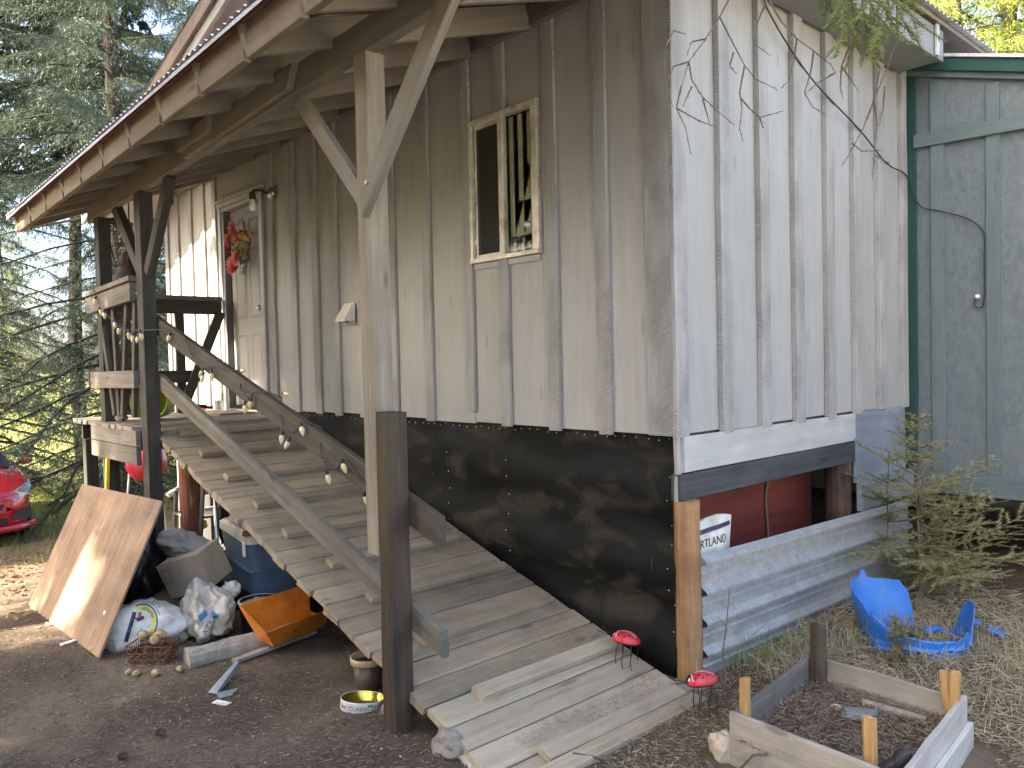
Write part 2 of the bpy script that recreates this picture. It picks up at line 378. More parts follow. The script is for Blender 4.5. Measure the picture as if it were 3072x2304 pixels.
# front wall (faces the ramp): battens by right edge
be = [-.406, -.788, -1.211, -1.536, -2.0, -2.431, -2.86, -3.24, -3.56, -3.94, -4.36, -5.63, -5.94, -6.30, -6.69, -7.03]
BW = .088
cen = [b-BW/2 for b in be]
edges = [0.0] + cen + [-7.2]
for i in range(len(edges)-1):
    x1, x0 = edges[i]-.002, edges[i+1]+.002
    if x0 < -5.2 < x1 or x0 < -4.9 < x1: pass
    top = min(rtop(x0), rtop(x1)) - .12
    for (a, b, c, d) in wall_pieces(x0, x1, 1.255+random.uniform(-.008, .008), top):
        if b-a > .02: bx('board', (a, b), (0, .022), (c, d), 'siding', cabin, 2, ch=.002)
for i, b in enumerate(be):
    x0, x1 = b-BW*random.uniform(.95, 1.08), b
    z0 = 1.245+random.uniform(-.012, .006)
    if i == 3: z0 = 1.33
    for (a, bb, c, d) in wall_pieces(x0, x1, z0, rtop(x0)-.13):
        if bb-a > .03: bx('batten', (a, bb), (-.026, -.0005), (c, d), 'batten', cabin, 2, ch=.003, n=5, wob=.0022, rag=.002)
bx('corner_board', (-.155, -.0005), (-.024, -.0005), (1.25, rtop(0)-.13), 'batten', cabin, 2, n=4, wob=.001)
# side wall (right): faces +X
bys = [.43, .83, 1.225, 1.63, 2.01, 2.395, 2.79]
ed = [.0] + bys + [2.86]
for i in range(len(ed)-1):
    bx('board', (-.022, .0), (ed[i]+.001, ed[i+1]-.001), (1.255+random.uniform(-.012, .008), 3.7), 'siding', cabin, 2, ch=.002)
for i, yc in enumerate(bys):
    wv = random.uniform(.088, .104)
    bx('batten', (.0005, .036), (yc-wv/2, yc+wv/2), (1.243+random.uniform(-.016, .006), 3.7), 'batten', cabin, 2, n=6, wob=.003, rag=.003)
bx('corner_board', (.0005, .027), (-.024, .085), (1.24, 3.7), 'batten', cabin, 2, n=6, wob=.002)
# inner sheathing keeps the light out
for (a, b, c, d) in wall_pieces(-7.2, -.03, 1.30, 3.55): bx('sheathing', (a, b), (.024, .05), (c, d), 'sheathing', cabin)
bx('sheathing', (-.05, -.024), (.05, 6.0), (1.2, 3.75), 'sheathing', cabin)
bx('sheathing', (-7.2, -7.17), (.05, 6.0), (-.6, 3.5), 'siding', cabin)
bx('sheathing', (-7.2, -.05), (6.0, 6.03), (-.6, 3.9), 'siding', cabin)
bx('floor', (-7.15, -.06), (.06, 5.98), (1.12, 1.2), 'sheathing', cabin)
# gable in-fill behind the boards and partition walls give the window a real room
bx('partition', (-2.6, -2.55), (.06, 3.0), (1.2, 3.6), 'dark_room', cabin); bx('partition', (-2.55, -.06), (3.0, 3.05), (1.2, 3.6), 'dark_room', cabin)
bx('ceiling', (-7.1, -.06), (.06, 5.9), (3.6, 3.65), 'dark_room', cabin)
# main roof: two slopes with a wide overhang at the gable, corrugated sheet on top
def slope(side):
    xe = .36 if side > 0 else -7.5
    m = MB(); y0, y1 = -.8, 6.4; n = 2
    P = [(RX, rtop(RX)), (xe, rtop(xe))]
    V = []
    for (x, z) in P:
        for y in (y0, y1):
            V += [(x, y, z-.03), (x, y, z)]
    m.add(V, [[0, 2, 6, 4], [1, 5, 7, 3], [0, 4, 5, 1], [2, 3, 7, 6], [0, 1, 3, 2], [4, 6, 7, 5]])
    m.go('roof_deck', 'porch', cabin)
    # corrugated sheet: ridges run down the slope
    ys = np.arange(y0-.04, y1+.05, .019); V = []; F = []
    for j, y in enumerate(ys):
        hgt = .012 + .011*math.sin(j*math.pi/2)
        for x in (RX, xe+.05*side): V.append((x, y, rtop(x)+hgt))
    for j in range(len(ys)-1): F.append([2*j, 2*j+1, 2*j+3, 2*j+2])
    mesh('roof_sheet', V, F, 'roof_metal', cabin, smooth=True)
slope(1); slope(-1)
# barge boards on the gable end
for (xa, xb) in ((RX, -7.52), (RX, .38)):
    plank('barge_board', (xa, -.815, rtop(xa)-.06), (xb, -.815, rtop(xb)-.06), .13, .028, (0, 1, 0), 'fascia_wood', cabin)
    plank('barge_board', (xa, -.77, rtop(xa)-.15), (xb, -.77, rtop(xb)-.15), .12, .04, (0, 1, 0), 'white_board', cabin)
    plank('gable_soffit', (xa, -.40, rtop(xa)-.105), (xb, -.40, rtop(xb)-.105), .72, .012, (0, 0, 1), 'white_board', cabin)
# eave of the side wall
bx('eave_soffit', (.03, .30), (-.7, 2.70), (3.66, 3.675), 'soffit_grey', cabin, 1)
bx('eave_fascia', (.30, .325), (-.7, 2.72), (3.655, 3.865), 'soffit_grey', cabin, 1)
bx('eave_end', (.03, .298), (2.705, 2.72), (3.676, 3.85), 'soffit_grey', cabin, 0)
bx('gutter_strip', (.328, .345), (2.55, 2.60), (3.66, 3.87), 'white_board', cabin)
# skirt of tar paper
nxs, nzs = 130, 34; V = []
def skirt_y(x, z):
    e = min(1, (1.26-z)*6)*min(1, (z+.15)*4)
    d = .026*math.sin(z*15 + 1.6*fbm((x*.9, 0, 3), 2)*2 + x*.6)*(.5+.5*math.sin(x*1.3+2)) + .028*fbm((x*1.15+3, z*2.4, 1.7), 3)
    return .028 - max(-.02, min(.034, d))*e
for j in range(nzs+1):
    z = -.25 + 1.52*j/nzs
    for i in range(nxs+1):
        x = -5.6 + 5.585*i/nxs + (.012*fbm((z*9, 3, 1), 3) if i == nxs else 0)
        V.append((x, skirt_y(x, z), z))
F = [[j*(nxs+1)+i, j*(nxs+1)+i+1, (j+1)*(nxs+1)+i+1, (j+1)*(nxs+1)+i] for j in range(nzs) for i in range(nxs)]
mesh('tar_paper_skirt', V, F, 'tar_paper', cabin, smooth=True)
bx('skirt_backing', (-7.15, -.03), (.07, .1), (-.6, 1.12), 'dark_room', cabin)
m = MB()
for i in range(62):
    x = -4.6+4.55*i/61+random.uniform(-.02, .02); z = 1.225+random.uniform(-.008, .008)
    m.lathe([(0.0045, 0), (.0035, .002), (.0001, .003)], 6, T(x, skirt_y(x, z)-.001, z) @ Matrix.Rotation(R(90), 4, 'X'))
for xx in (-1.92, -1.31, -.06):
    for i in range(8):
        z = .25+i*.11+random.uniform(-.02, .02); x = xx+random.uniform(-.008, .008)
        m.lathe([(0.0045, 0), (.0035, .002), (.0001, .003)], 6, T(x, skirt_y(x, z)-.001, z) @ Matrix.Rotation(R(90), 4, 'X'))
kind(m.go('roofing_nails', 'steel', cabin), 'stuff')
bx('skirt_corner_strip', (-.012, .012), (-.008, .03), (.9, 1.25), 'trim_paint', cabin, 2, n=4, wob=.004)
# under the side wall
bx('sill_board', (.0, .03), (.03, 1.955), (1.062, 1.243), 'white_board', cabin, 1, n=3, wob=.002)
bx('rim_beam', (-.03, .028), (-.005, 1.95), (.922, 1.058), 'black_beam', cabin, 1, n=4, wob=.003)
bx('patch_panel', (.004, .018), (1.97, 2.80), (.775, 1.25), 'blue_panel', cabin, 1)
bx('patch_board', (.02, .06), (1.985, 2.86), (.585, .782), 'blue_panel', cabin, 1, n=3, wob=.003)
bx('crawl_wall', (-.32, -.30), (.12, 1.98), (-.2, 1.1), 'red_ply', cabin, 1)
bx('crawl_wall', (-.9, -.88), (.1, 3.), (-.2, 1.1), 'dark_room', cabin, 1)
bx('floor_joist', (-6, -.05), (1.62, 1.70), (.95, 1.12), 'dark_frame', cabin, 0)
def log(name, p0, p1, r, mat, parent, n=14, seg=7, wob=.06):
    M, L = frame(p0, p1, (0, 1, .01)) if abs((Vector(p1)-Vector(p0)).normalized().y) < .9 else frame(p0, p1, (0, 0, 1))
    # local Z along the log so that the 'axis=2' grain follows it
    M = M @ Matrix.Rotation(R(90), 4, 'Y'); V = []; F = []
    for i in range(seg+1):
        z = L*i/seg
        for k in range(n):
            a = 2*math.pi*k/n; rr = r*(1+wob*fbm((math.cos(a)*1.5, math.sin(a)*1.5, z*4+r*50), 3))
            V.append((rr*math.cos(a), rr*math.sin(a), z))
    for i in range(seg):
        for k in range(n): F.append([i*n+k, i*n+(k+1) % n, (i+1)*n+(k+1) % n, (i+1)*n+k])
    F += [list(range(n))[::-1], [seg*n+k for k in range(n)]]
    return mesh(name, V, F, mat, parent, M, smooth=False)
log('corner_post', (.025, .055, -.08), (.022, .05, .921), .066, 'log_wood', cabin)
log('crawl_post', (-.05, 1.86, -.08), (-.05, 1.86, .93), .085, 'bark_dark', cabin)
m = MB(); m.tube([(-.29, 1.36, 1.05), (-.285, 1.37, .85), (-.29, 1.35, .7), (-.285, 1.37, .5), (-.29, 1.36, .1)], .009, 6); m.go('crawl_cable', 'brown_cable', cabin, smooth=True)
# ---- window
win = MB().box((0, 0, 0), (.01, .01, .01))
wx0, wx1, wz0, wz1 = WIN
def wpart(name, x, y, z, mat='alu', parent=None): return bx(name, x, y, z, mat, parent or window, ch=.002)
window = reg(bpy.data.objects.new('window', None), T((wx0+wx1)/2, 0, wz0), cabin); COL.objects.link(window)
wpart('frame', (wx0, wx1), (-.03, .03), (wz1-.03, wz1)); wpart('frame', (wx0, wx1), (-.035, .03), (wz0, wz0+.028))
wpart('frame', (wx0, wx0+.026), (-.03, .03), (wz0+.028, wz1-.03)); wpart('frame', (wx1-.045, wx1), (-.03, .03), (wz0+.028, wz1-.03))
xm = (wx0+wx1)/2-.02
wpart('meeting_stile', (xm-.02, xm+.022), (-.022, .02), (wz0+.029, wz1-.031))
wpart('sash_bar', (wx0+.04, xm-.022), (-.01, .015), (wz1-.06, wz1-.031)); wpart('sash_bar', (wx0+.04, xm-.022), (-.01, .015), (wz0+.029, wz0+.05)); wpart('sash_bar', (wx0+.04, wx0+.055), (-.01, .015), (wz0+.05, wz1-.06))
wpart('sash_bar', (wx1-.065, wx1-.046), (-.018, .015), (wz0+.029, wz1-.031))
for (a, b, y, c, d) in ((wx0+.05, xm-.015, .008, wz0+.04, wz1-.05), (xm+.015, wx1-.055, -.003, wz0+.029, wz1-.031)): mesh('pane', [(a, y, c), (b, y, c), (b, y, d), (a, y, d)], [[0, 1, 2, 3]], 'glass', window)
wpart('screen', (wx0+.05, xm-.02), (-.006, -.005), (wz0+.05, wz1-.06), 'fly_screen')
bx('pane_tone_sheet', (wx0+.03, xm-.02), (.034, .037), (wz0+.03, wz1-.035), 'pane_tone_sheet_dark', window); bx('pane_tone_sheet', (xm-.015, wx1-.02), (.034, .037), (wz0+.03, wz1-.035), 'pane_tone_sheet', window)  # added sheets; their colour stands in for dull reflecting glass
wpart('latch', (wx0+.036, wx0+.052), (-.02, -.011), (wz0+.12, wz0+.15), 'white_plastic'); bx('pane_tone_sheet', (wx0+.03, xm-.02), (.034, .037), (wz0+.03, wz1-.035), 'pane_tone_sheet_dark', window); bx('pane_tone_sheet', (xm-.015, wx1-.02), (.034, .037), (wz0+.03, wz1-.035), 'pane_tone_sheet', window)
wpart('latch', (wx0+.036, wx0+.052), (-.02, -.011), (wz0+.55, wz0+.575), 'white_plastic')
bx('drip_strip', (wx0+.01, wx1-.01), (-.012, -.001), (wz0-.04, wz0-.002), 'trim_paint', cabin)
# ---- door
door = reg(bpy.data.objects.new('door', None), T(-5.06, .05, 1.22), cabin); COL.objects.link(door)
dx0, dx1 = -5.44, -4.66
bx('leaf', (dx0, dx1), (.045, .085), (1.235, 3.205), 'door_paint', door, 2)
def panel(x0, x1, z0, z1):
    m = MB(); y = .0445; i = .022
    V = [(x0, y, z0), (x1, y, z0), (x1, y, z1), (x0, y, z1)]; W = [(x0+i, y-.011, z0+i), (x1-i, y-.011, z0+i), (x1-i, y-.011, z1-i), (x0+i, y-.011, z1-i)]
    j = .034; U = [(x0+j, y-.004, z0+j), (x1-j, y-.004, z0+j), (x1-j, y-.004, z1-j), (x0+j, y-.004, z1-j)]
    m.add(V+W+U, [[0, 1, 5, 4], [1, 2, 6, 5], [2, 3, 7, 6], [3, 0, 4, 7], [4, 5, 9, 8], [5, 6, 10, 9], [6, 7, 11, 10], [7, 4, 8, 11], [8, 9, 10, 11]])
    m.go('panel', 'door_paint', door)
for (a, b) in ((dx0+.11, dx0+.35), (dx1-.35, dx1-.11)):
    panel(a, b, 2.90, 3.08); panel(a, b, 2.12, 2.80); panel(a, b, 1.42, 1.98)
bx('jamb', (-5.50, -5.445), (-.02, .12), (1.22, 3.21), 'jamb_dark', door, 2); bx('jamb', (-4.655, -4.62), (-.02, .12), (1.22, 3.21), 'trim_paint', door, 2)
bx('jamb', (-5.50, -4.62), (-.02, .12), (3.212, 3.25), 'trim_paint', door, 0); bx('threshold', (-5.46, -4.64), (-.06, .1), (1.205, 1.232), 'alu', door, 0)
bx('casing', (-5.57, -5.502), (-.03, -.001), (1.23, 3.25), 'trim_paint', door, 2); bx('casing', (-4.618, -4.56), (-.03, -.001), (1.23, 3.25), 'trim_paint', door, 2)
bx('casing_head', (-5.58, -4.55), (-.035, -.001), (3.252, 3.30), 'trim_paint', door, 0); bx('casing_cap', (-5.60, -4.53), (-.05, -.001), (3.302, 3.325), 'trim_paint', door, 0)
m = MB(); m.lathe([(.0001, -.07), (.02, -.068), (.028, -.055), (.027, -.04), (.012, -.03), (.012, -.005), (.03, -.002), (.03, 0)], 14, T(-4.73, .0445, 2.2) @ Matrix.Rotation(R(-90), 4, 'X')); m.go('knob', 'steel', door, smooth=True)
# ---- porch roof
def sag(x, y): return .024*(x+2.6)*min(1, -y/1.38)
def rz(x, y): return 3.58 + .355*y + sag(x, y)          # underside of the rafters
RAF = [.64, .11, -.42, -.95, -1.48, -2.02, -2.55, -3.09, -3.60, -4.09, -4.62, -5.15, -5.66]
YF = -1.75; RD = .14
plank('ledger', (-7.15, -.048, 3.65), (.75, -.048, 3.65), .15, .038, (0, 1, 0), 'porch', cabin)
for x in RAF:
    plank('rafter', (x, -.07, rz(x, -.07)+RD/2), (x, YF-.024, rz(x, YF)+RD/2), .04, RD, (0, -.33, 1), 'porch', cabin)
for i in range(len(RAF)-1):
    xa, xb = RAF[i+1]+.021, RAF[i]-.021
    plank('fascia_block', (xa, YF, rz(xa, YF)+RD/2-.005), (xb, YF, rz(xb, YF)+RD/2-.005), RD+.01, .036, (0, 1, 0), 'fascia_wood', cabin)
plank('fascia_block', (-5.76, YF, rz(-5.76, YF)+RD/2), (-5.682, YF, rz(-5.17, YF)+RD/2), RD, .036, (0, 1, 0), 'raw_wood', cabin)
V = []; F = []
for x in (-5.76, .75):
    for y in (-.06, YF-.05):
        for dz in (.004, .02): V.append((x, y, rz(x, y)+RD+dz))
mesh('roof_sheathing', V, [[0, 2, 6, 4], [1, 5, 7, 3], [0, 1, 3, 2], [4, 6, 7, 5], [0, 4, 5, 1], [2, 3, 7, 6]], 'sheathing', cabin)
xs = np.arange(-5.80, .8, .0175); V = []; F = []
for j, x in enumerate(xs):
    for k, y in enumerate((-.05, -.9, YF-.085)):
        V.append((x, y, rz(x, y)+RD+.034+.010*math.sin(j*math.pi/2) + (.006*fbm((x*3, 1, 1), 2) if k == 2 else 0)))
for j in range(len(xs)-1):
    for k in range(2): F.append([3*j+k, 3*j+k+1, 3*j+4+k, 3*j+3+k])
mesh('porch_roof_sheet', V, F, 'roof_metal', cabin, smooth=True)
V = []; F = []; n = 60                                     # drip flashing under the sheet
for i in range(n+1):
    x = -5.78+6.54*i/n; w = .004*fbm((x*4, 2, 2), 3)
    V += [(x, YF-.03, rz(x, YF)+RD+.026), (x, YF-.078+w, rz(x, YF-.078)+RD+.02), (x, YF-.082+w, rz(x, YF)+RD-.032+w*1.5)]
for i in range(n):
    for k in range(2): F.append([3*i+k, 3*i+k+1, 3*i+4+k, 3*i+3+k])
mesh('drip_edge', V, F, 'flashing', cabin, smooth=False)
def bz(x): return 3.06 + .0265*x                             # underside of the beam
plank('beam', (-5.14, -1.315, bz(-5.14)+.07), (.75, -1.315, bz(.75)+.07), .14, .06, (0, 1, 0), 'porch', cabin, n=6, wob=.002)
plank('splice_board', (-2.79, -1.366, bz(-2.8)+.055), (-1.30, -1.366, bz(-1.3)+.075), .115, .038, (0, -1, 0), 'porch', cabin, cut0=-.03, cut1=.04)
plank('splice_board', (-2.76, -1.405, bz(-2.8)+.08), (-2.28, -1.405, bz(-2.3)+.085), .09, .036, (0, -1, 0), 'porch', cabin, cut1=.03)
# posts and braces
bx('post', (-.752, -.652), (-1.347, -1.247), (.78, bz(-.7)), 'post_weathered', cabin, 2, n=8, wob=.0015)
bx('post', (-.650, -.550), (-1.350, -1.248), (gz(-.6, -1.3)-.15, 1.43), 'dark_post', cabin, 2, n=6, wob=.002, rag=.004)
bx('post', (-3.90, -3.77), (-1.345, -1.247), (gz(-3.8, -1.3)-.15, bz(-3.8)), 'dark_frame', cabin, 2, n=6, wob=.001)
bx('post', (-4.95, -4.83), (-1.345, -1.247), (gz(-4.9, -1.3)-.15, bz(-4.9)), 'dark_frame', cabin, 2, n=6, wob=.001)
plank('brace', (-.655, -1.372, 2.36), (.06, -1.372, 3.12), .098, .04, (0, -1, 0), 'porch', cabin, cut0=.04)
plank('brace', (-.77, -1.297, 2.41), (-1.36, -1.297, 3.02), .085, .038, (0, -1, 0), 'porch', cabin)
plank('brace', (-3.92, -1.297, 2.40), (-4.47, -1.297, 2.95), .09, .06, (0, -1, 0), 'dark_frame', cabin)
plank('brace', (-3.75, -1.297, 2.36), (-3.24, -1.297, 2.98), .09, .06, (0, -1, 0), 'dark_frame', cabin)
m = MB()
for p in ((-.595, -1.392, 2.44), ): m.lathe([(.012, 0), (.012, .006), (.008, .009), (.0001, .009)], 6, T(*p) @ Matrix.Rotation(R(90), 4, 'X'))
m.go('bolt', 'steel', cabin)
# ------------------------------------------------------------------ porch deck with its railing
deck = thing('porch_deck', 'raised weathered plank porch deck with dark stained railing by the door', 'deck', (-4.6, -.7, 0))
x = -3.97; i = 0
while x > -5.62:
    bx('plank', (x-.134, x), (-1.39+random.uniform(-.012, .012), -.035), (1.178, 1.214+random.uniform(-.003, .003)), 'deck_wood', deck, 1, n=2, wob=.002, rag=.006); x -= .14
for (z0, z1) in ((1.058, 1.176), (.918, 1.052)): plank('rim_board', (-5.12, -1.368, (z0+z1)/2+.0), (-3.905, -1.368, (z0+z1)/2+.008), z1-z0, .036, (0, 1, 0), 'grey_wood', deck, n=3, wob=.003)
bx('joist', (-5.6, -3.95), (-.6, -.56), (1.03, 1.176), 'dark_frame', deck, 0); bx('joist', (-3.99, -3.95), (-1.34, -.05), (1.03, 1.176), 'dark_frame', deck, 1)
bx('joist', (-5.6, -5.56), (-1.34, -.05), (1.03, 1.176), 'dark_frame', deck, 1)
for (x, y) in ((-5.5, -.2), (-5.5, -1.3)): bx('leg', (x-.05, x+.05), (y-.05, y+.05), (gz(x, y)-.1, 1.03), 'dark_frame', deck, 2)
plank('rail_cap', (-5.16, -1.33, 2.30), (-3.92, -1.33, 2.335), .13, .038, (0, 0, 1), 'grey_wood', deck)
plank('rail_board', (-5.12, -1.366, 2.20), (-3.93, -1.366, 2.235), .135, .038, (0, 1, 0), 'grey_wood', deck)
plank('rail_board', (-5.07, -1.366, 1.565), (-3.91, -1.366, 1.575), .135, .038, (0, 1, 0), 'grey_wood', deck)
for (a, b) in (((-4.90, 2.13), (-4.60, 1.28)), ((-4.55, 2.14), (-4.48, 1.27)), ((-4.19, 2.16), (-4.40, 1.28)), ((-3.99, 2.16), (-4.12, 1.28))):
    plank('slat', (a[0], -1.325, a[1]), (b[0], -1.325, b[1]), .06, .036, (0, -1, 0), 'rail_wood', deck)
plank('rail_cap', (-5.50, -1.30, 2.335), (-5.50, -.06, 2.335), .13, .038, (0, 0, 1), 'grey_wood', deck)
plank('rail_board', (-5.46, -1.30, 2.245), (-5.46, -.07, 2.245), .135, .038, (1, 0, 0), 'dark_frame', deck)
plank('rail_board', (-5.46, -1.30, 1.57), (-5.46, -.30, 1.57), .12, .038, (1, 0, 0), 'dark_frame', deck)
plank('rail_post', (-5.50, -.47, 1.215), (-5.50, -.47, 2.31), .085, .04, (1, 0, 0), 'dark_frame', deck)
plank('rail_brace', (-5.42, -.09, 2.2), (-5.42, -.50, 1.24), .09, .036, (1, 0, 0), 'dark_frame', deck)
# ------------------------------------------------------------------ ramp
ramp = thing('entrance_ramp', 'long sloping plank ramp with cross cleats and two handrail boards', 'ramp', (-1.9, -.65, 0))
SL = .304; ct = 1/math.sqrt(1+SL*SL); rn = Vector((SL*ct, 0, ct))
def rampz(x): return -.004 - SL*x
x = -3.965; k = 0
while x < .06:
    w = .147; xa, xb = x, min(x+w, .2); xc = (xa+xb)/2
    y0 = -1.262+random.uniform(-.013, .013); y1 = -.025+random.uniform(-.008, .006)
    z = rampz(xc); wd = (xb-xa)/ct-.008
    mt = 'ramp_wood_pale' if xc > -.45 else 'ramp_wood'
    yaw = random.uniform(-.004, .004)
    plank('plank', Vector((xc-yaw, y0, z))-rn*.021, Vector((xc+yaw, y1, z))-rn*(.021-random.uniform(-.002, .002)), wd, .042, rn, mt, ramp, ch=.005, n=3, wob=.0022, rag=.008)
    x += w; k += 1
plank('plank', (.155, -1.16, -.012), (.155, -.06, -.022), .10, .04, (0, 0, 1), 'ramp_wood_pale', ramp, ch=.005, n=3, wob=.003, rag=.01)
cl = [(-3.78, -1.12, -.13), (-3.35, -1.12, -.14), (-2.92, -1.12, -.12), (-2.48, -1.11, -.14), (-2.06, -1.12, -.13), (-1.655, -1.05, -.13), (-1.262, -1.04, -.10), (-.835, -1.02, -.10), (-.385, -1.015, -.085), (.045, -1.02, -.10)]
for (xc, ya, yb) in cl:
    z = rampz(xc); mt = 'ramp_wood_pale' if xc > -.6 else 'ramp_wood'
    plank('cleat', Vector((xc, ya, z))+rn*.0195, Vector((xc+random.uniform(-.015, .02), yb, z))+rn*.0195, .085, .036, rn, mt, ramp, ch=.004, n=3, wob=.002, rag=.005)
for y in (-1.0, -.55, -.12):
    plank('stringer', Vector((-3.98, y, rampz(-3.98)-.095)), Vector((-.28, y, rampz(-.28)-.085)), .09, .04, (0, 1, 0), 'dark_frame', ramp)
plank('handrail', (-3.835, -1.226, 1.982), (-.34, -1.226, .917), .130, .04, (0, 1, 0), 'rail_wood', ramp, ch=.004, n=6, wob=.002, cut1=.02)
plank('handrail', (-3.81, -1.226, 1.557), (-.34, -1.226, .428), .115, .04, (0, 1, 0), 'grey_wood', ramp, ch=.004, n=6, wob=.002, cut1=.02)
log('prop_log', (-3.50, -1.14, -.14), (-3.50, -1.15, rampz(-3.50)-.045), .07, 'bark_red', ramp)
m = MB(); m.tube([(-2.93, -1.19, -.06), (-2.92, -1.19, rampz(-2.92)-.05)], .016, 8); m.go('prop_pipe', 'steel', ramp, smooth=True)
plank('prop_bar', (-3.30, -1.20, -.1), (-3.06, -1.215, rampz(-3.06)-.05), .06, .012, (0, -1, 0), 'dark_frame', ramp)
plank('prop_board', (-3.28, -.55, -.1), (-3.28, -.55, .9), .1, .03, (1, 0, 0), 'white_board', ramp)
# ------------------------------------------------------------------ shed
shed = thing('shed', 'grey green sheet-clad shed with dark green corner trim and sloping eave board', 'shed', (1.5, 4.0, 0))
SY = 2.87
def shtop(x): return 3.80 - .306*x
V = []
xs_, zs_ = np.linspace(.0, 3.2, 9), None
pan = [(.0, 1.22), (1.222, 2.44), (2.442, 3.2)]
for (a, b) in pan:
    m = MB(); m.add([(a, SY, .62), (b, SY, .62), (b, SY, shtop(b)-.09), (a, SY, shtop(a)-.09), (a, SY+.02, .62), (b, SY+.02, .62), (b, SY+.02, shtop(b)-.09), (a, SY+.02, shtop(a)-.09)],
                    [[0, 1, 2, 3], [7, 6, 5, 4], [0, 4, 5, 1], [3, 2, 6, 7], [1, 5, 6, 2], [0, 3, 7, 4]]); m.go('wall_sheet', 'shed_board', shed)
bx('corner_trim', (.0, .09), (SY-.022, SY-.001), (.60, 3.70), 'green_trim', shed, 2)
for (a, b) in ((.186, .273), (.544, .630), (1.18, 1.26), (2.4, 2.48)):
    bx('trim_strip', (a, b), (SY-.020, SY-.001), (.776, shtop(b)-.14), 'shed_trim', shed, 2)
plank('trim_rail', (.082, SY-.031, 3.175), (3.2, SY-.031, 3.10), .095, .020, (0, -1, 0), 'shed_trim', shed)
plank('trim_rail', (.09, SY-.012, .695), (3.2, SY-.012, .70), .155, .022, (0, -1, 0), 'shed_trim', shed)
plank('eave_board', (-.03, SY-.055, shtop(-.03)-.04), (3.3, SY-.055, shtop(3.3)-.04), .085, .03, (0, -1, 0), 'green_trim', shed)
plank('soffit_board', (-.03, SY-.02, shtop(-.03)-.105), (3.3, SY-.02, shtop(3.3)-.105), .04, .035, (0, -1, 0), 'shed_trim', shed)
V = []
for x in (-.03, 3.4):
    for y in (SY-.09, 6.0):
        for d in (.008, .03): V.append((x, y, shtop(x)+d))
mesh('roof', V, [[0, 2, 6, 4], [1, 5, 7, 3], [0, 1, 3, 2], [4, 6, 7, 5], [0, 4, 5, 1], [2, 3, 7, 6]], 'roof_metal', shed)
bx('side_wall', (3.18, 3.2), (SY+.022, 6.), (.6, 2.7), 'shed_board', shed); bx('floor', (.0, 3.2), (SY+.022, 6.), (.6, .66), 'dark_frame', shed)
for (x, y) in ((.9, 3.3), (2.6, 3.3), (.9, 5.6), (2.6, 5.6)): log('pier', (x, y, -.1), (x, y, .6), .09, 'bark_red', shed)
bx('back_skirt', (-.0, 3.2), (5.9, 5.95), (-.1, .6), 'dark_frame', shed)

# ------------------------------------------------------------------ vegetation
def leafmat(name, a, b, rough=.55, transl=.25):
    t = NT(name); r = t.n('ShaderNodeNewGeometry').outputs['Random Per Island']
    c = t.mix(r, a, b); c = rndval(t, c, .75, 1.25)
    t.fin(c, rough, spec=.3); tb = t.n('ShaderNodeBsdfTranslucent', {'Color': c}); mx = t.n('ShaderNodeMixShader', {0: transl})
    t.t.links.new(t.b.outputs[0], mx.inputs[1]); t.t.links.new(tb.outputs[0], mx.inputs[2]); t.t.links.new(mx.outputs[0], t.out.inputs['Surface'])
leafmat('spruce_needles', (.03, .048, .034), (.07, .095, .055), .5, .3)
leafmat('spruce_yellow', (.13, .17, .035), (.30, .32, .07), .5, .45)
leafmat('fir_needles', (.10, .15, .035), (.20, .24, .06), .5, .3)
leafmat('fir_needles_olive', (.17, .19, .075), (.40, .36, .17), .5, .35)
leafmat('dry_grass', (.30, .25, .15), (.52, .45, .30), .8, .25)
leafmat('green_grass', (.10, .17, .03), (.24, .30, .07), .6, .35)
leafmat('litter_needles', (.065, .046, .03), (.42, .33, .23), .85, .1)
leafmat('leaf_brown', (.10, .055, .03), (.34, .22, .12), .8, .2)
leafmat('leaf_green', (.05, .13, .03), (.12, .22, .05), .4, .3)
t = NT('bark'); n1 = t.noise(t.co('Pos', (6, 6, 1.5)), 3, 6, .65); t.fin(t.ramp(n1, [(.3, (.022, .018, .015)), (.7, (.075, .06, .05))]), .9, t.bump(n1, 1., .03), spec=.15)
t = NT('twig'); n1 = t.noise(t.co('Pos', (30, 30, 30)), 3, 4, .65); t.fin(t.ramp(n1, [(.3, (.06, .045, .033)), (.7, (.18, .13, .095))]), .85)
def orth(D):
    a = np.where(np.abs(D[:, 2:3]) < .9, np.array([[0, 0, 1.]]), np.array([[1., 0, 0]]))
    U = np.cross(D, a); U /= np.linalg.norm(U, axis=1, keepdims=True)+1e-9
    return U, np.cross(D, U)
def blades(P, D, L, W):
    """one thin triangle per row: base at P, pointing along D, length L, width W"""
    U, Vv = orth(D); n = len(P); a = rng.uniform(0, 2*np.pi, (n, 1)); S = U*np.cos(a)+Vv*np.sin(a)
    L = np.broadcast_to(np.asarray(L, float).reshape(-1, 1), (n, 1)); W = np.broadcast_to(np.asarray(W, float).reshape(-1, 1), (n, 1))
    X = np.stack([P-S*W/2, P+S*W/2, P+D*L], 1).reshape(-1, 3)
    return X, np.arange(3*n).reshape(-1, 3)
def unit(a): return a/(np.linalg.norm(a, axis=-1, keepdims=True)+1e-9)
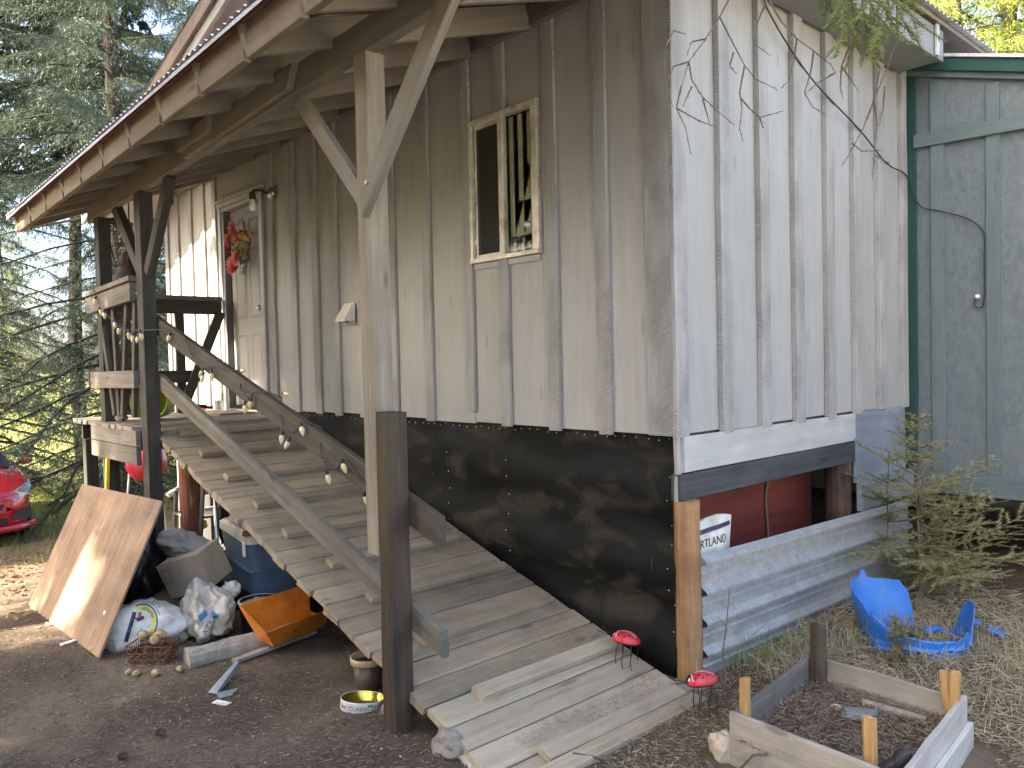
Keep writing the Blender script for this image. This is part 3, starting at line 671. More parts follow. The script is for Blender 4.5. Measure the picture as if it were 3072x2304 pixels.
def spruce(seed, H, rad, h0, nb, tw_per_m, leaf_per_m, leafL, leafW, droop=.32, trunk_r=.2, powr=.75):
    """returns crown triangles and limb mesh (trunk and branches) of a drooping spruce; base at the origin"""
    g = np.random.default_rng(seed); limb = MB(); CV = []
    limb.tube([(0.05*math.sin(z*.7), .05*math.cos(z*.9), z) for z in np.linspace(-.3, H, 12)], [trunk_r*(1-.93*i/11) for i in range(12)], 9)
    for b in range(nb):
        f = (b+g.random())/nb; h = h0+(H-h0)*f**1.3; az = b*2.4+g.uniform(-.4, .4)
        L = (rad*(1-((h-h0*.3)/(H-h0*.3)))**powr+.18)*g.uniform(.7, 1.12)
        dirh = np.array([math.cos(az), math.sin(az), 0]); dr = droop*g.uniform(.6, 1.5)
        ts = np.linspace(0, 1, 7); up0 = .25*(f-.35)
        path = np.array([0, 0, h])+dirh*(L*ts)[:, None]+np.array([0, 0, 1.])*((up0*ts-dr*ts**1.6+.22*dr*ts**4)*L)[:, None]
        path[:, :2] += (g.normal(0, .03*L, (7, 2)))*ts[:, None]
        limb.tube([tuple(p) for p in path], [max(.003, .009*L*(1-.85*t)) for t in ts], 4, cap=False)
        nt_ = max(6, int(L*tw_per_m*min(1.15, .42+1.6*f))); tt = np.sort(g.uniform(.06, 1., nt_))
        idx = np.minimum((tt*6).astype(int), 5); fr = tt*6-idx
        P = path[idx]*(1-fr)[:, None]+path[idx+1]*fr[:, None]
        side = np.array([-dirh[1], dirh[0], 0]); sg = np.where(g.random(nt_) < .5, -1., 1.)
        D = unit(dirh*(g.uniform(.2, .9, (nt_, 1)))+side*(sg*g.uniform(.3, 1., nt_))[:, None]+np.array([0, 0, -1.])*g.uniform(.1, 1.0, (nt_, 1)))
        tl = (.18+.36*L*.33*(1-tt*.75))*g.uniform(.6, 1.25, nt_)
        nl = max(4, int(leaf_per_m*.45))
        u = g.random((nt_, nl)); sagz = -(u**2)*tl[:, None]*.35
        Q = P[:, None]+D[:, None]*(u*tl[:, None])[..., None]; Q[..., 2] += sagz
        Q += g.normal(0, .018, Q.shape)
        DD = unit(D[:, None]+g.normal(0, .45, Q.shape)+np.array([0, 0, -.25]))
        Qf = Q.reshape(-1, 3); DDf = DD.reshape(-1, 3); n = len(Qf)
        U, Vv = orth(DDf); a = g.uniform(0, 2*np.pi, (n, 1)); S = U*np.cos(a)+Vv*np.sin(a)
        LL = leafL*g.uniform(.6, 1.3, (n, 1)); WW = leafW*g.uniform(.6, 1.3, (n, 1))
        CV.append(np.stack([Qf-S*WW/2, Qf+S*WW/2, Qf+DDf*LL], 1).reshape(-1, 3))
    CV = np.concatenate(CV); return CV, np.arange(len(CV)).reshape(-1, 3), limb
def tree(name, label, data, loc, rz=0, sc=1., mat='spruce_needles', group=None):
    CV, CF, limb = data['a']
    t = thing(name, label, 'tree', loc, group, Matrix.Rotation(rz, 4, 'Z') @ Matrix.Scale(sc, 4))
    if 'crown' not in data:
        data['crown'] = npmesh('crown', CV, CF, mat, t, WM[t.name]); data['trunk'] = limb.go('trunk', 'bark', t, WM[t.name], smooth=True)
        data['mat'] = mat
    else:
        c = copy(data['crown'], WM[t.name], t); copy(data['trunk'], WM[t.name], t)
        if mat != data['mat']:
            c.material_slots[0].link = 'OBJECT'; c.material_slots[0].material = MATS[mat]
    return t
big = {'a': spruce(3, 17, 4.4, .3, 190, 58, 34, .075, .011, .34, .24)}
mid = {'a': spruce(5, 12, 2.7, .4, 130, 40, 34, .075, .015, .25, .16)}
shade = {'a': spruce(9, 19, 3.3, 1.6, 230, 28, 36, .15, .05, .25, .24, .5)}
shade2 = {'a': spruce(11, 19, 3.0, 7.4, 170, 30, 36, .15, .05, .2, .2, .4)}
G1 = 'spruces beyond the porch'
tree('spruce_tree', 'tall dark spruce with thick trunk standing just beyond the porch roof', big, (-13.6, 1.35, gz(-13.6, 1.35)), .4)
tree('spruce_tree', 'dark spruce with low drooping boughs between the car and the porch', big, (-17.2, -.55, gz(-17, -.5)), 2.1, .95)
tree('spruce_tree', 'dark slender spruce behind the far cabin corner', mid, (-15.5, 4.2, gz(-15, 4)), 1., 1.25)
tree('spruce_tree', 'dark spruce crowding in behind the slender one past the cabin', big, (-19.5, 5.6, -.75), 3.3, 1.05)
G2 = 'sunlit trees across the field'
for i, (x, y, s, r, mt) in enumerate(((-52, 6, 1.1, .3, 'spruce_yellow'), (-60, -3, 1.25, 1.3, 'spruce_yellow'), (-58, 14, 1.0, 2., 'spruce_needles'), (-66, 2, 1.3, 3., 'spruce_yellow'), (-75, 22, 1.5, 4., 'spruce_yellow'), (-70, -12, 1.4, 5., 'spruce_needles'), (-80, 8, 1.6, .7, 'spruce_needles'))):
    ye = mt == 'spruce_yellow'; tree('field_tree', 'yellow green tree standing far off across the sunlit field' if ye else 'dark conifer standing far off across the sunlit field', mid, (x, y, -.8), r, s, mt, 'yellow trees across the field' if ye else 'dark trees across the field')
tree('yellow_conifer', 'bright yellow green conifer rising behind the shed roof', mid, (-2.3, 11.0, 0), .5, 1.25, 'spruce_yellow')
tree('yellow_conifer', 'bright yellow green conifer behind the shed, farther back beside its twin', mid, (-1.0, 12.4, 0), 2.5, 1.35, 'spruce_yellow')
G3 = 'shade trees opposite the cabin'
for i, (x, y, s, r) in enumerate(((-2.1, -9.6, .92, 0), (.5, -9.8, .95, 1.), (-2.3, -12.6, 1.0, 5.), (-.9, -15.0, 1.15, 1.))):
    tree('shade_tree', 'tall dense conifer standing opposite the cabin and shading it', shade, (x, y, gz(x, y)), r, s, 'spruce_needles', G3)

tree('shade_tree', 'tall conifer with a long bare trunk standing opposite the porch door', shade2, (-5.6, -9.4, gz(-5.6, -9.4)), 0, 1.)

for i, (x, y, s, r) in enumerate(((-12.8, -7.6, 1., 1.), (-13.2, -14., 1., 3.3))):
    tree('shade_tree', 'tall dense conifer standing across the drive out beyond the parked car', shade, (x, y, gz(x, y)), r, s, 'spruce_needles', 'shade trees beyond the car')
tree('yellow_conifer', 'sunlit yellow green conifer far across the drive that the window mirrors', mid, (-24.5, -20.5, -.8), 1.5, 1.5, 'spruce_yellow')

for i, (x, y, s, r) in enumerate(((4.6, -9.6, .55, 1.), (6.7, -9.0, .5, 2.), (9.0, -8.2, .52, 3.3), (11.2, -7.0, .5, 5.), (13.4, -5.4, .5, 0.), (7.6, -11.5, .6, 4.))):  # unseen row, added to keep low sky light off the front wall
    tree('sky_block_conifer', 'unseen low conifer added behind the yard to block low sky from the cabin', mid, (x, y, gz(x, y)), r, s, 'spruce_needles', 'added sky-blocking conifers behind the yard')

tree('shade_tree', 'very tall conifer with a bare trunk in the second row opposite the porch', shade2, (-5.0, -13.0, gz(-5, -13)), 2., 1.3)
tree('spruce_tree', 'tall spruce with a bare lower trunk behind the thick trunked spruce', shade2, (-19., 1.9, -.75), 5.2, .95)

tree('yellow_conifer', 'bright yellow green conifer farthest back behind the shed roof', mid, (-2.6, 14.6, 0), 4.1, 1.5, 'spruce_yellow')

# ------------------------------------------------------------------ small materials
plain('blue_plastic', (.025, .16, .52), .4, var=.15, stains=(.10, .20, .38)); plain('blue_cooler', (.075, .135, .20), .45, var=.2, stains=(.14, .17, .19))
plain('cooler_lid', (.62, .59, .52), .5, var=.1, stains=(.16, .13, .10)); plain('orange_plastic', (.62, .20, .02), .42, var=.12, stains=(.34, .11, .02))
plain('bag_plastic', (.66, .64, .58), .35, bump=.8, bs=14, var=.12, stains=(.40, .35, .27)); plain('bag_dusty', (.50, .47, .40), .5, bump=1., bs=13, var=.2, stains=(.28, .23, .16))
plain('ink_navy', (.025, .04, .09), .4); plain('ink_blue', (.06, .25, .42), .4); plain('ink_yellow', (.68, .62, .12), .4); plain('ink_black', (.015, .015, .015), .5); plain('ink_red', (.55, .06, .03), .4)
plain('cardboard', (.40, .31, .21), .85, bump=.15, bs=30, var=.14); plain('cardboard_dark', (.27, .205, .14), .9, var=.2); plain('label_paper', (.62, .59, .52), .7)
plain('black_plastic', (.012, .012, .013), .45, var=.3); plain('grey_plastic', (.24, .265, .28), .4); plain('pot_brown', (.075, .05, .033), .5); plain('pot_rim', (.40, .30, .18), .55)
plain('tin_gold', (.62, .50, .08), .22, .9, var=.15); plain('tin_white', (.78, .77, .74), .4, stains=(.5, .46, .4)); plain('ink_green', (.03, .35, .13), .5)
plain('stone', (.21, .19, .155), .9, bump=.8, bs=14, var=.3); plain('stone_tan', (.40, .33, .24), .9, bump=.8, bs=16, var=.25); plain('slate', (.16, .165, .165), .8, bump=.5, bs=20, var=.25)
plain('rust', (.13, .055, .03), .9, bump=.5, bs=60, var=.4); plain('cone_brown', (.16, .085, .045), .9, bump=.6, bs=80, var=.3); plain('gourd', (.36, .26, .12), .6, bump=.3, var=.25)
plain('red_paint', (.52, .025, .035), .35, var=.12, stains=(.42, .06, .06)); plain('black_paint', (.018, .018, .02), .45); plain('white_paint', (.78, .76, .72), .45)
plain('car_red', (.50, .012, .02), .18, var=.03, **{'Coat Weight': 1., 'Coat Roughness': .04}); plain('tyre_rubber', (.02, .02, .02), .85); plain('chrome', (.8, .8, .8), .12, 1.); plain('car_glass', (.02, .025, .03), .06)
plain('lens', (.55, .6, .62), .08, .5, var=.4); plain('leather', (.03, .028, .026), .6, bump=.5, bs=40); plain('green_pot', (.30, .36, .02), .4); plain('yellow_plastic', (.75, .52, .03), .4); plain('jacket', (.02, .02, .024), .75, bump=.5, bs=25)
plain('grill_red', (.24, .012, .022), .3); plain('soil', (.065, .05, .038), .95, bump=1., bs=45, var=.4); plain('cloth_grey', (.23, .215, .19), .9, bump=.6, bs=25, var=.25); plain('rope', (.03, .04, .03), .7)
t = NT('bulb_plastic'); t.fin(t.mix(t.n('ShaderNodeObjectInfo').outputs['Random'], (.84, .70, .34), (.88, .80, .55)), .2, None, **{'Transmission Weight': .35, 'Subsurface Weight': .0})
plain('bulb_white', (.80, .76, .68), .3); plain('petal_pink', (.72, .24, .22), .6, var=.25); plain('petal_red', (.55, .02, .035), .55, var=.2); plain('leaf_ochre', (.45, .30, .08), .6, var=.3); plain('leaf_olive', (.20, .19, .06), .6, var=.3); plain('bell_iron', (.03, .026, .025), .7)
FPX = 2373.36
def S(x, y, d):                                   # a point seen at (x, y) of the photograph, d metres in front of the lens
    return CP + CR @ Vector(((x-1536)/FPX*d, -(y-1152)/FPX*d, -d))
def blob(name, mat, parent, M, dims, seed=0., amp=.12, freq=2.2, wr=0., wf=6., sub=4, floor=None, smooth=True):
    bm = bmesh.new(); bmesh.ops.create_icosphere(bm, subdivisions=sub, radius=1.)
    for v in bm.verts:
        n = v.co.normalized(); k = 1 + amp*fbm(n*freq+Vector((seed, seed*2, 1)), 3)
        if wr: k += wr*(abs(fbm(n*wf+Vector((3, seed, seed)), 3))-.3)
        v.co = Vector((n.x*k*dims[0], n.y*k*dims[1], n.z*k*dims[2]))
        if floor is not None and v.co.z < floor: v.co.z = floor + (v.co.z-floor)*.12
    V = [v.co.copy() for v in bm.verts]; F = [[x.index for x in f.verts] for f in bm.faces]; bm.free()
    o = mesh(name, V, F, mat, parent, M, smooth); o['_bvh'] = 0
    del o['_bvh']; BV[o.name] = (BVHTree.FromPolygons([M @ v for v in V], F)); return o
BV = {}
def decal(name, src, V2, F, org, u, v, d, mat, parent, off=.002):
    """lay a flat print (2-D verts) on the surface of src along direction d"""
    bvh = BV[src.name]; out = []; u = Vector(u); v = Vector(v); d = Vector(d).normalized(); last = None
    for p in V2:
        o = Vector(org)+u*p[0]+v*p[1]; h = bvh.ray_cast(o, d)
        q = h[0]-d*off if h[0] is not None else (last if last is not None else o); last = q
        out.append(q)
    return mesh(name, out, F, mat, parent)
def grid2(x0, x1, y0, y1, nx_, ny_, f=None):
    V = [(x0+(x1-x0)*i/nx_, y0+(y1-y0)*j/ny_) for j in range(ny_+1) for i in range(nx_+1)]
    F = [[j*(nx_+1)+i, j*(nx_+1)+i+1, (j+1)*(nx_+1)+i+1, (j+1)*(nx_+1)+i] for j in range(ny_) for i in range(nx_)]
    return V, F
# ------------------------------------------------------------------ wall fittings
t_ = thing('wall_lamp', 'bare bulb in a black bracket lamp beside the door head', 'lamp', (-4.34, -.03, 3.2))
MB().lathe([(.055, 0), (.055, .012), (.03, .03), (.012, .035)], 16, T(-4.34, -.03, 3.2) @ Matrix.Rotation(R(90), 4, 'X'), cap1=True).go('back_plate', 'steel', t_, smooth=True)
MB().tube([(-4.34, -.06, 3.2), (-4.36, -.13, 3.225), (-4.42, -.16, 3.225), (-4.44, -.165, 3.19)], .014, 8).go('arm', 'bell_iron', t_, smooth=True)
MB().lathe([(.026, 0), (.03, .03), (.028, .06), (.018, .065)], 12, T(-4.44, -.165, 3.15), cap1=True).go('socket', 'bell_iron', t_, smooth=True)
MB().lathe([(.0001, -.105), (.02, -.10), (.031, -.08), (.033, -.06), (.027, -.035), (.018, -.01), (.016, .002)], 14, T(-4.44, -.165, 3.148)).go('bulb', 'bulb_white', t_, smooth=True)
t_ = thing('dryer_vent', 'tan plastic dryer vent hood on the grey wall beside the porch post', 'vent', (-3.05, -.03, 1.97))
m = MB(); m.add([(-3.13, -.03, 1.99), (-2.985, -.03, 1.99), (-2.985, -.03, 2.125), (-3.13, -.03, 2.125), (-3.13, -.115, 1.985), (-2.985, -.115, 1.985), (-2.995, -.045, 2.12), (-3.12, -.045, 2.12), (-3.13, -.115, 2.005), (-2.985, -.115, 2.005)],
  [[3, 2, 6, 7], [7, 6, 9, 8], [8, 9, 5, 4], [1, 5, 9, 6], [1, 6, 2], [0, 3, 7], [0, 7, 8, 4]]); m.go('hood', 'cream_plastic', t_)
bx('flange', (-3.135, -2.98), (-.031, -.027), (1.965, 2.13), 'cream_plastic', t_); MB().lathe([(.05, 0), (.05, .05)], 14, T(-3.057, -.03, 2.03) @ Matrix.Rotation(R(115), 4, 'X')).go('duct', 'cream_plastic', t_, smooth=True)
# wreath
wr = thing('door_wreath', 'fall wreath of pink and red silk flowers hung on the grey door', 'wreath', (-5.04, .03, 2.81))
m = MB()
for k in range(26):
    a0 = random.uniform(0, 6.28); P = []
    for q in range(6): a = a0+q*.35; rr = .155+random.uniform(-.02, .02); P.append((-5.04+rr*.85*math.cos(a), .005+random.uniform(-.03, .02), 2.81+rr*math.sin(a)))
    m.tube(P, .0035, 4)
for k in range(16):
    a = random.choice([1.57, -1.57])+random.uniform(-.5, .5); p0 = Vector((-5.04+.16*math.cos(a), .0, 2.81+.19*math.sin(a))); m.tube([p0, p0+Vector((random.uniform(-.08, .08), -.03, .09*math.copysign(1, math.sin(a))))], .002, 3)
m.go('twig_ring', 'twig', wr)
def flower(c, r, mat, npet, rows=3):
    m = MB(); c = Vector(c)
    for rw in range(rows):
        for k in range(npet):
            a = 2*math.pi*(k+rw*.5)/npet+random.uniform(-.15, .15); L = r*(1-.22*rw)*random.uniform(.8, 1.1); tl = .15+.33*rw
            d = Vector((math.cos(a)*math.cos(tl), -math.sin(tl), math.sin(a)*math.cos(tl))); s = d.cross(Vector((0, -1, 0))).normalized(); w_ = L*.24
            m.add([c, c+d*L*.5+s*w_+Vector((0, -.006, 0)), c+d*L, c+d*L*.5-s*w_+Vector((0, -.006, 0)), c+d*L*.55+Vector((0, .006, 0))], [[0, 1, 4], [1, 2, 4], [2, 3, 4], [3, 0, 4]])
    m.go('flower', mat, wr)
for (dx, dz, r, mt, n) in ((-.03, .17, .105, 'petal_pink', 12), (.0, .09, .10, 'petal_pink', 12), (-.11, .07, .09, 'petal_pink', 11), (-.05, -.19, .12, 'petal_pink', 13), (.07, -.12, .10, 'petal_pink', 11), (-.04, -.18, .075, 'petal_red', 8), (-.15, -.02, .055, 'petal_red', 7), (-.06, .15, .05, 'petal_red', 7)):
    flower((-5.04+dx, -.05-random.uniform(0, .05), 2.81+dz), r, mt, n)
for (mt, n, cx, cz) in (('leaf_ochre', 34, .10, .02), ('leaf_olive', 30, -.02, -.02)):
    m = MB()
    for k in range(n):
        c = Vector((-5.04+cx+random.gauss(0, .07), -.02+random.uniform(-.03, .01), 2.81+cz+random.gauss(0, .08))); d = Vector((random.gauss(0, 1), -abs(random.gauss(0, .5)), random.gauss(0, 1))).normalized(); s = d.orthogonal().normalized(); L = random.uniform(.04, .085)
        m.add([c, c+d*L*.45+s*L*.22, c+d*L, c+d*L*.5-s*L*.22], [[0, 1, 2], [0, 2, 3]])
    kind(m.go('leaf_spray', mt, wr), 'stuff')
# hanging bell shade and wire lantern on the far porch
t_ = thing('iron_bell', 'dark iron bell hanging between the two far porch posts', 'bell', (-5.42, -.92, 2.5))
MB().lathe([(.17, 0), (.16, .03), (.115, .10), (.09, .2), (.07, .27), (.0001, .29)], 18, T(-5.42, -.92, 2.46)).go('bell', 'bell_iron', t_, smooth=True); MB().tube([(-5.42, -.92, 2.7), (-5.42, -.92, rz(-5.4, -.92))], .006, 5).go('chain', 'bell_iron', t_)
t_ = thing('wire_lantern', 'rusty wire cage lantern hanging under the porch beam', 'lantern', (-5.02, -1.12, 2.7)); m = MB()
for k in range(8):
    a = k*math.pi/4; m.tube([(-5.02+r_*math.cos(a), -1.12+r_*math.sin(a), z) for r_, z in ((.10, 2.93), (.105, 2.84), (.07, 2.66), (.04, 2.55))], .004, 4)
for r_, z in ((.10, 2.93), (.105, 2.84), (.085, 2.74), (.045, 2.56)): m.tube([(-5.02+r_*math.cos(k*.4189), -1.12+r_*math.sin(k*.4189), z) for k in range(15)], .004, 4, closed=True)
m.go('cage', 'rust', t_); MB().lathe([(.10, 0), (.08, .03), (.0001, .05)], 14, T(-5.02, -1.12, 2.93)).go('cap', 'rust', t_, smooth=True)
MB().tube([(-5.02, -1.12, 2.97), (-5.02, -1.12, rz(-5., -1.12))], .003, 4).go('hook', 'rust', t_)
# ------------------------------------------------------------------ string lights
sl_ = thing('string_lights', 'string of pale yellow cone bulbs draped along the ramp handrail', 'string lights', (-2.5, -1.27, 1.6))
cp = [(-4.84, -1.40, 2.34), (-4.75, -1.405, 2.26), (-4.58, -1.405, 2.16), (-4.35, -1.405, 2.05), (-4.15, -1.405, 1.98), (-3.9, -1.405, 1.94), (-3.7, -1.385, 1.935), (-3.45, -1.268, 1.93), (-3.3, -1.262, 1.90), (-3.18, -1.262, 1.86), (-3.05, -1.262, 1.72), (-2.87, -1.268, 1.645), (-2.7, -1.265, 1.66), (-2.52, -1.255, 1.63), (-2.42, -1.21, 1.63), (-2.36, -1.22, 1.60), (-2.3, -1.262, 1.51), (-2.17, -1.268, 1.455), (-2.08, -1.265, 1.50), (-1.95, -1.255, 1.50), (-1.85, -1.21, 1.47), (-1.79, -1.25, 1.36), (-1.72, -1.268, 1.29), (-1.6, -1.268, 1.28), (-1.47, -1.265, 1.345), (-1.38, -1.22, 1.32), (-1.32, -1.262, 1.19), (-1.23, -1.268, 1.115), (-1.16, -1.265, 1.12), (-1.07, -1.265, 1.18), (-.98, -1.262, 1.11), (-.9, -1.26, 1.07), (-.86, -1.268, 1.045)]
m = MB()
for ph in (0, math.pi):
    P = []
    for i in range(len(cp)-1):
        a, b = Vector(cp[i]), Vector(cp[i+1])
        for q in range(6):
            s = i+q/6; P.append(a.lerp(b, q/6)+Vector((.004*math.sin(s*9+ph), 0, .004*math.cos(s*9+ph))))
    m.tube(P, .0028, 4)
kind(m.go('cord', 'rope', sl_), 'stuff'); sl_.children[0].pop('kind', None)
bulbs = [(-4.75, -1.41, 2.22), (-4.59, -1.41, 2.12), (-4.5, -1.41, 2.09), (-4.23, -1.41, 2.0), (-4.14, -1.41, 1.95), (-3.9, -1.41, 1.905), (-3.82, -1.41, 1.88), (-3.65, -1.40, 1.89), (-3.74, -1.40, 1.87), (-3.465, -1.272, 1.87), (-2.88, -1.272, 1.612), (-2.84, -1.28, 1.58), (-2.70, -1.272, 1.593), (-2.131, -1.272, 1.427), (-2.19, -1.28, 1.40), (-1.74, -1.272, 1.245), (-1.66, -1.28, 1.218), (-1.495, -1.272, 1.303), (-1.23, -1.272, 1.071), (-1.07, -1.272, 1.14), (-.871, -1.272, 1.0), (-2.39, -1.20, 1.625), (-1.815, -1.20, 1.49)]
b0 = None; s0 = None
for i, p in enumerate(bulbs):
    ang = (random.uniform(-.5, .5) if i < 21 else -1.5); M = T(*p) @ Matrix.Rotation(ang, 4, 'Y') @ Matrix.Rotation(random.uniform(-.3, .3), 4, 'X')
    if b0 is None:
        b0 = MB().lathe([(.0001, -.034), (.006, -.028), (.0125, -.012), (.015, .002), (.013, .014), (.008, .02)], 10).go('bulb', 'bulb_plastic', sl_, M, smooth=True)
        s0 = MB().lathe([(.009, .018), (.010, .038), (.004, .048)], 8, cap0=True, cap1=True).go('socket', 'black_plastic', b0, M)
    else: b = copy(b0, M, sl_); copy(s0, M, b)
# ------------------------------------------------------------------ cables
def cable(name, label, P, r, mat='black_cable'):
    Q = []
    P = [Vector(p) for p in P]
    for i in range(len(P)-1):
        p0, p1, p2, p3 = P[max(i-1, 0)], P[i], P[i+1], P[min(i+2, len(P)-1)]
        for q in range(5):
            s = q/5; Q.append(.5*((2*p1)+(-p0+p2)*s+(2*p0-5*p1+4*p2-p3)*s*s+(-p0+3*p1-3*p2+p3)*s**3))
    Q.append(P[-1]); o = MB().tube(Q, r, 6).go(name, mat, smooth=True); return tag(o, label, 'cable')
cable('cable', 'black cable running from the eave down across the side wall to the shed', [(.06, .80, 3.655), (.05, .85, 3.60), (.045, 1.08, 3.46), (.045, 1.43, 3.30), (.045, 2.02, 3.13), (.045, 2.45, 2.97), (.05, 2.78, 2.93), (.12, 2.82, 2.71), (.25, 2.835, 2.65), (.43, 2.84, 2.57), (.535, 2.84, 2.46), (.538, 2.84, 2.29), (.535, 2.84, 2.0), (.51, 2.84, 1.94), (.47, 2.84, 1.97), (.488, 2.85, 2.015)], .0048)
cable('cable', 'thin grey wire strung across the cabin corner under the eave', [(.06, .80, 3.655), (.05, .6, 3.60), (.05, .3, 3.56), (.06, -.03, 3.545), (-.2, -.05, 3.57), (-.6, -.07, 3.62)], .004, 'grey_plastic')
t_ = thing('insulator_knob', 'small white insulator knob screwed to the shed wall', 'insulator', (.488, 2.86, 2.02)); MB().lathe([(.0001, -.03), (.012, -.028), (.016, -.02), (.01, -.01), (.016, -.004), (.016, 0)], 12, T(.488, SY-.001, 2.02) @ Matrix.Rotation(R(-90), 4, 'X')).go('knob', 'white_plastic', t_, smooth=True)
# ------------------------------------------------------------------ galvanised sheet and feed bag under the side wall
V = []; F = []; rows = [(0, 0)]; z = .0
prof = []
for k in range(4):
    b = k*.158
    prof += [(0, b), (0, b+.048), (.009, b+.053), (.009, b+.057), (0, b+.066), (0, b+.104), (.034, b+.113), (.034, b+.126), (.0, b+.156)]
ny = 26
for j in range(ny+1):
    y = .09+2.55*j/ny; dz = -.055*(j/ny)
    for (dx, zz) in prof: V.append((.075+dx+.006*fbm((y*1.5, zz*3, 1), 2)+.02*(j/ny), y+(.004*fbm((zz*20, 1, 1), 2) if j in (0, ny) else 0), -.03+zz*1.0+dz+.04))
np_ = len(prof)
for j in range(ny):
    for k in range(np_-1): F.append([j*np_+k, (j+1)*np_+k, (j+1)*np_+k+1, j*np_+k+1])
tag(mesh('corrugated_sheet', V, F, 'galvanised'), 'ribbed galvanised metal sheet standing on edge along the open crawl space', 'metal sheet')
fb = thing('feed_bag', 'crumpled cream feed bag with black lettering behind the metal sheet', 'bag', (-.03, .28, .0)); V = []; F = []; nu, nv = 16, 12
def fbp(u, v, s):
    y = .02+.47*u; top = .74+.075*math.sin(u*2.2)-.02*u; z = top*v; th = .05*(1-abs(2*u-1)**3)*(1-v**4)+.006
    return (-.035+s*th+.012*fbm((u*3, v*3, s), 2)+.03*v, y, z)
for s in (1, -1):
    for j in range(nv+1):
        for i in range(nu+1): V.append(fbp(i/nu, j/nv, s))
n1_ = (nu+1)*(nv+1)
for s in (0, 1):
    for j in range(nv):
        for i in range(nu): q = [s*n1_+j*(nu+1)+i, s*n1_+j*(nu+1)+i+1, s*n1_+(j+1)*(nu+1)+i+1, s*n1_+(j+1)*(nu+1)+i]; F.append(q if s == 0 else q[::-1])
bg = mesh('sack', V, F, 'bag_plastic', fb, smooth=True); BV[bg.name] = BVHTree.FromPolygons([Vector(v) for v in V], F)
tv, tf = text2d('HEARTLAND', .062); decal('lettering', bg, tv, tf, (.4, .235, .668), (0, 1.02, .0), (0, .12, 1), (-1, 0, 0), 'ink_black', fb, .003)
tv, tf = grid2(-.20, .23, -.012, .012, 20, 1); decal('stripe', bg, tv, tf, (.4, .265, .735), (0, 1, .03), (0, 0, 1), (-1, 0, 0), 'ink_navy', fb, .003)
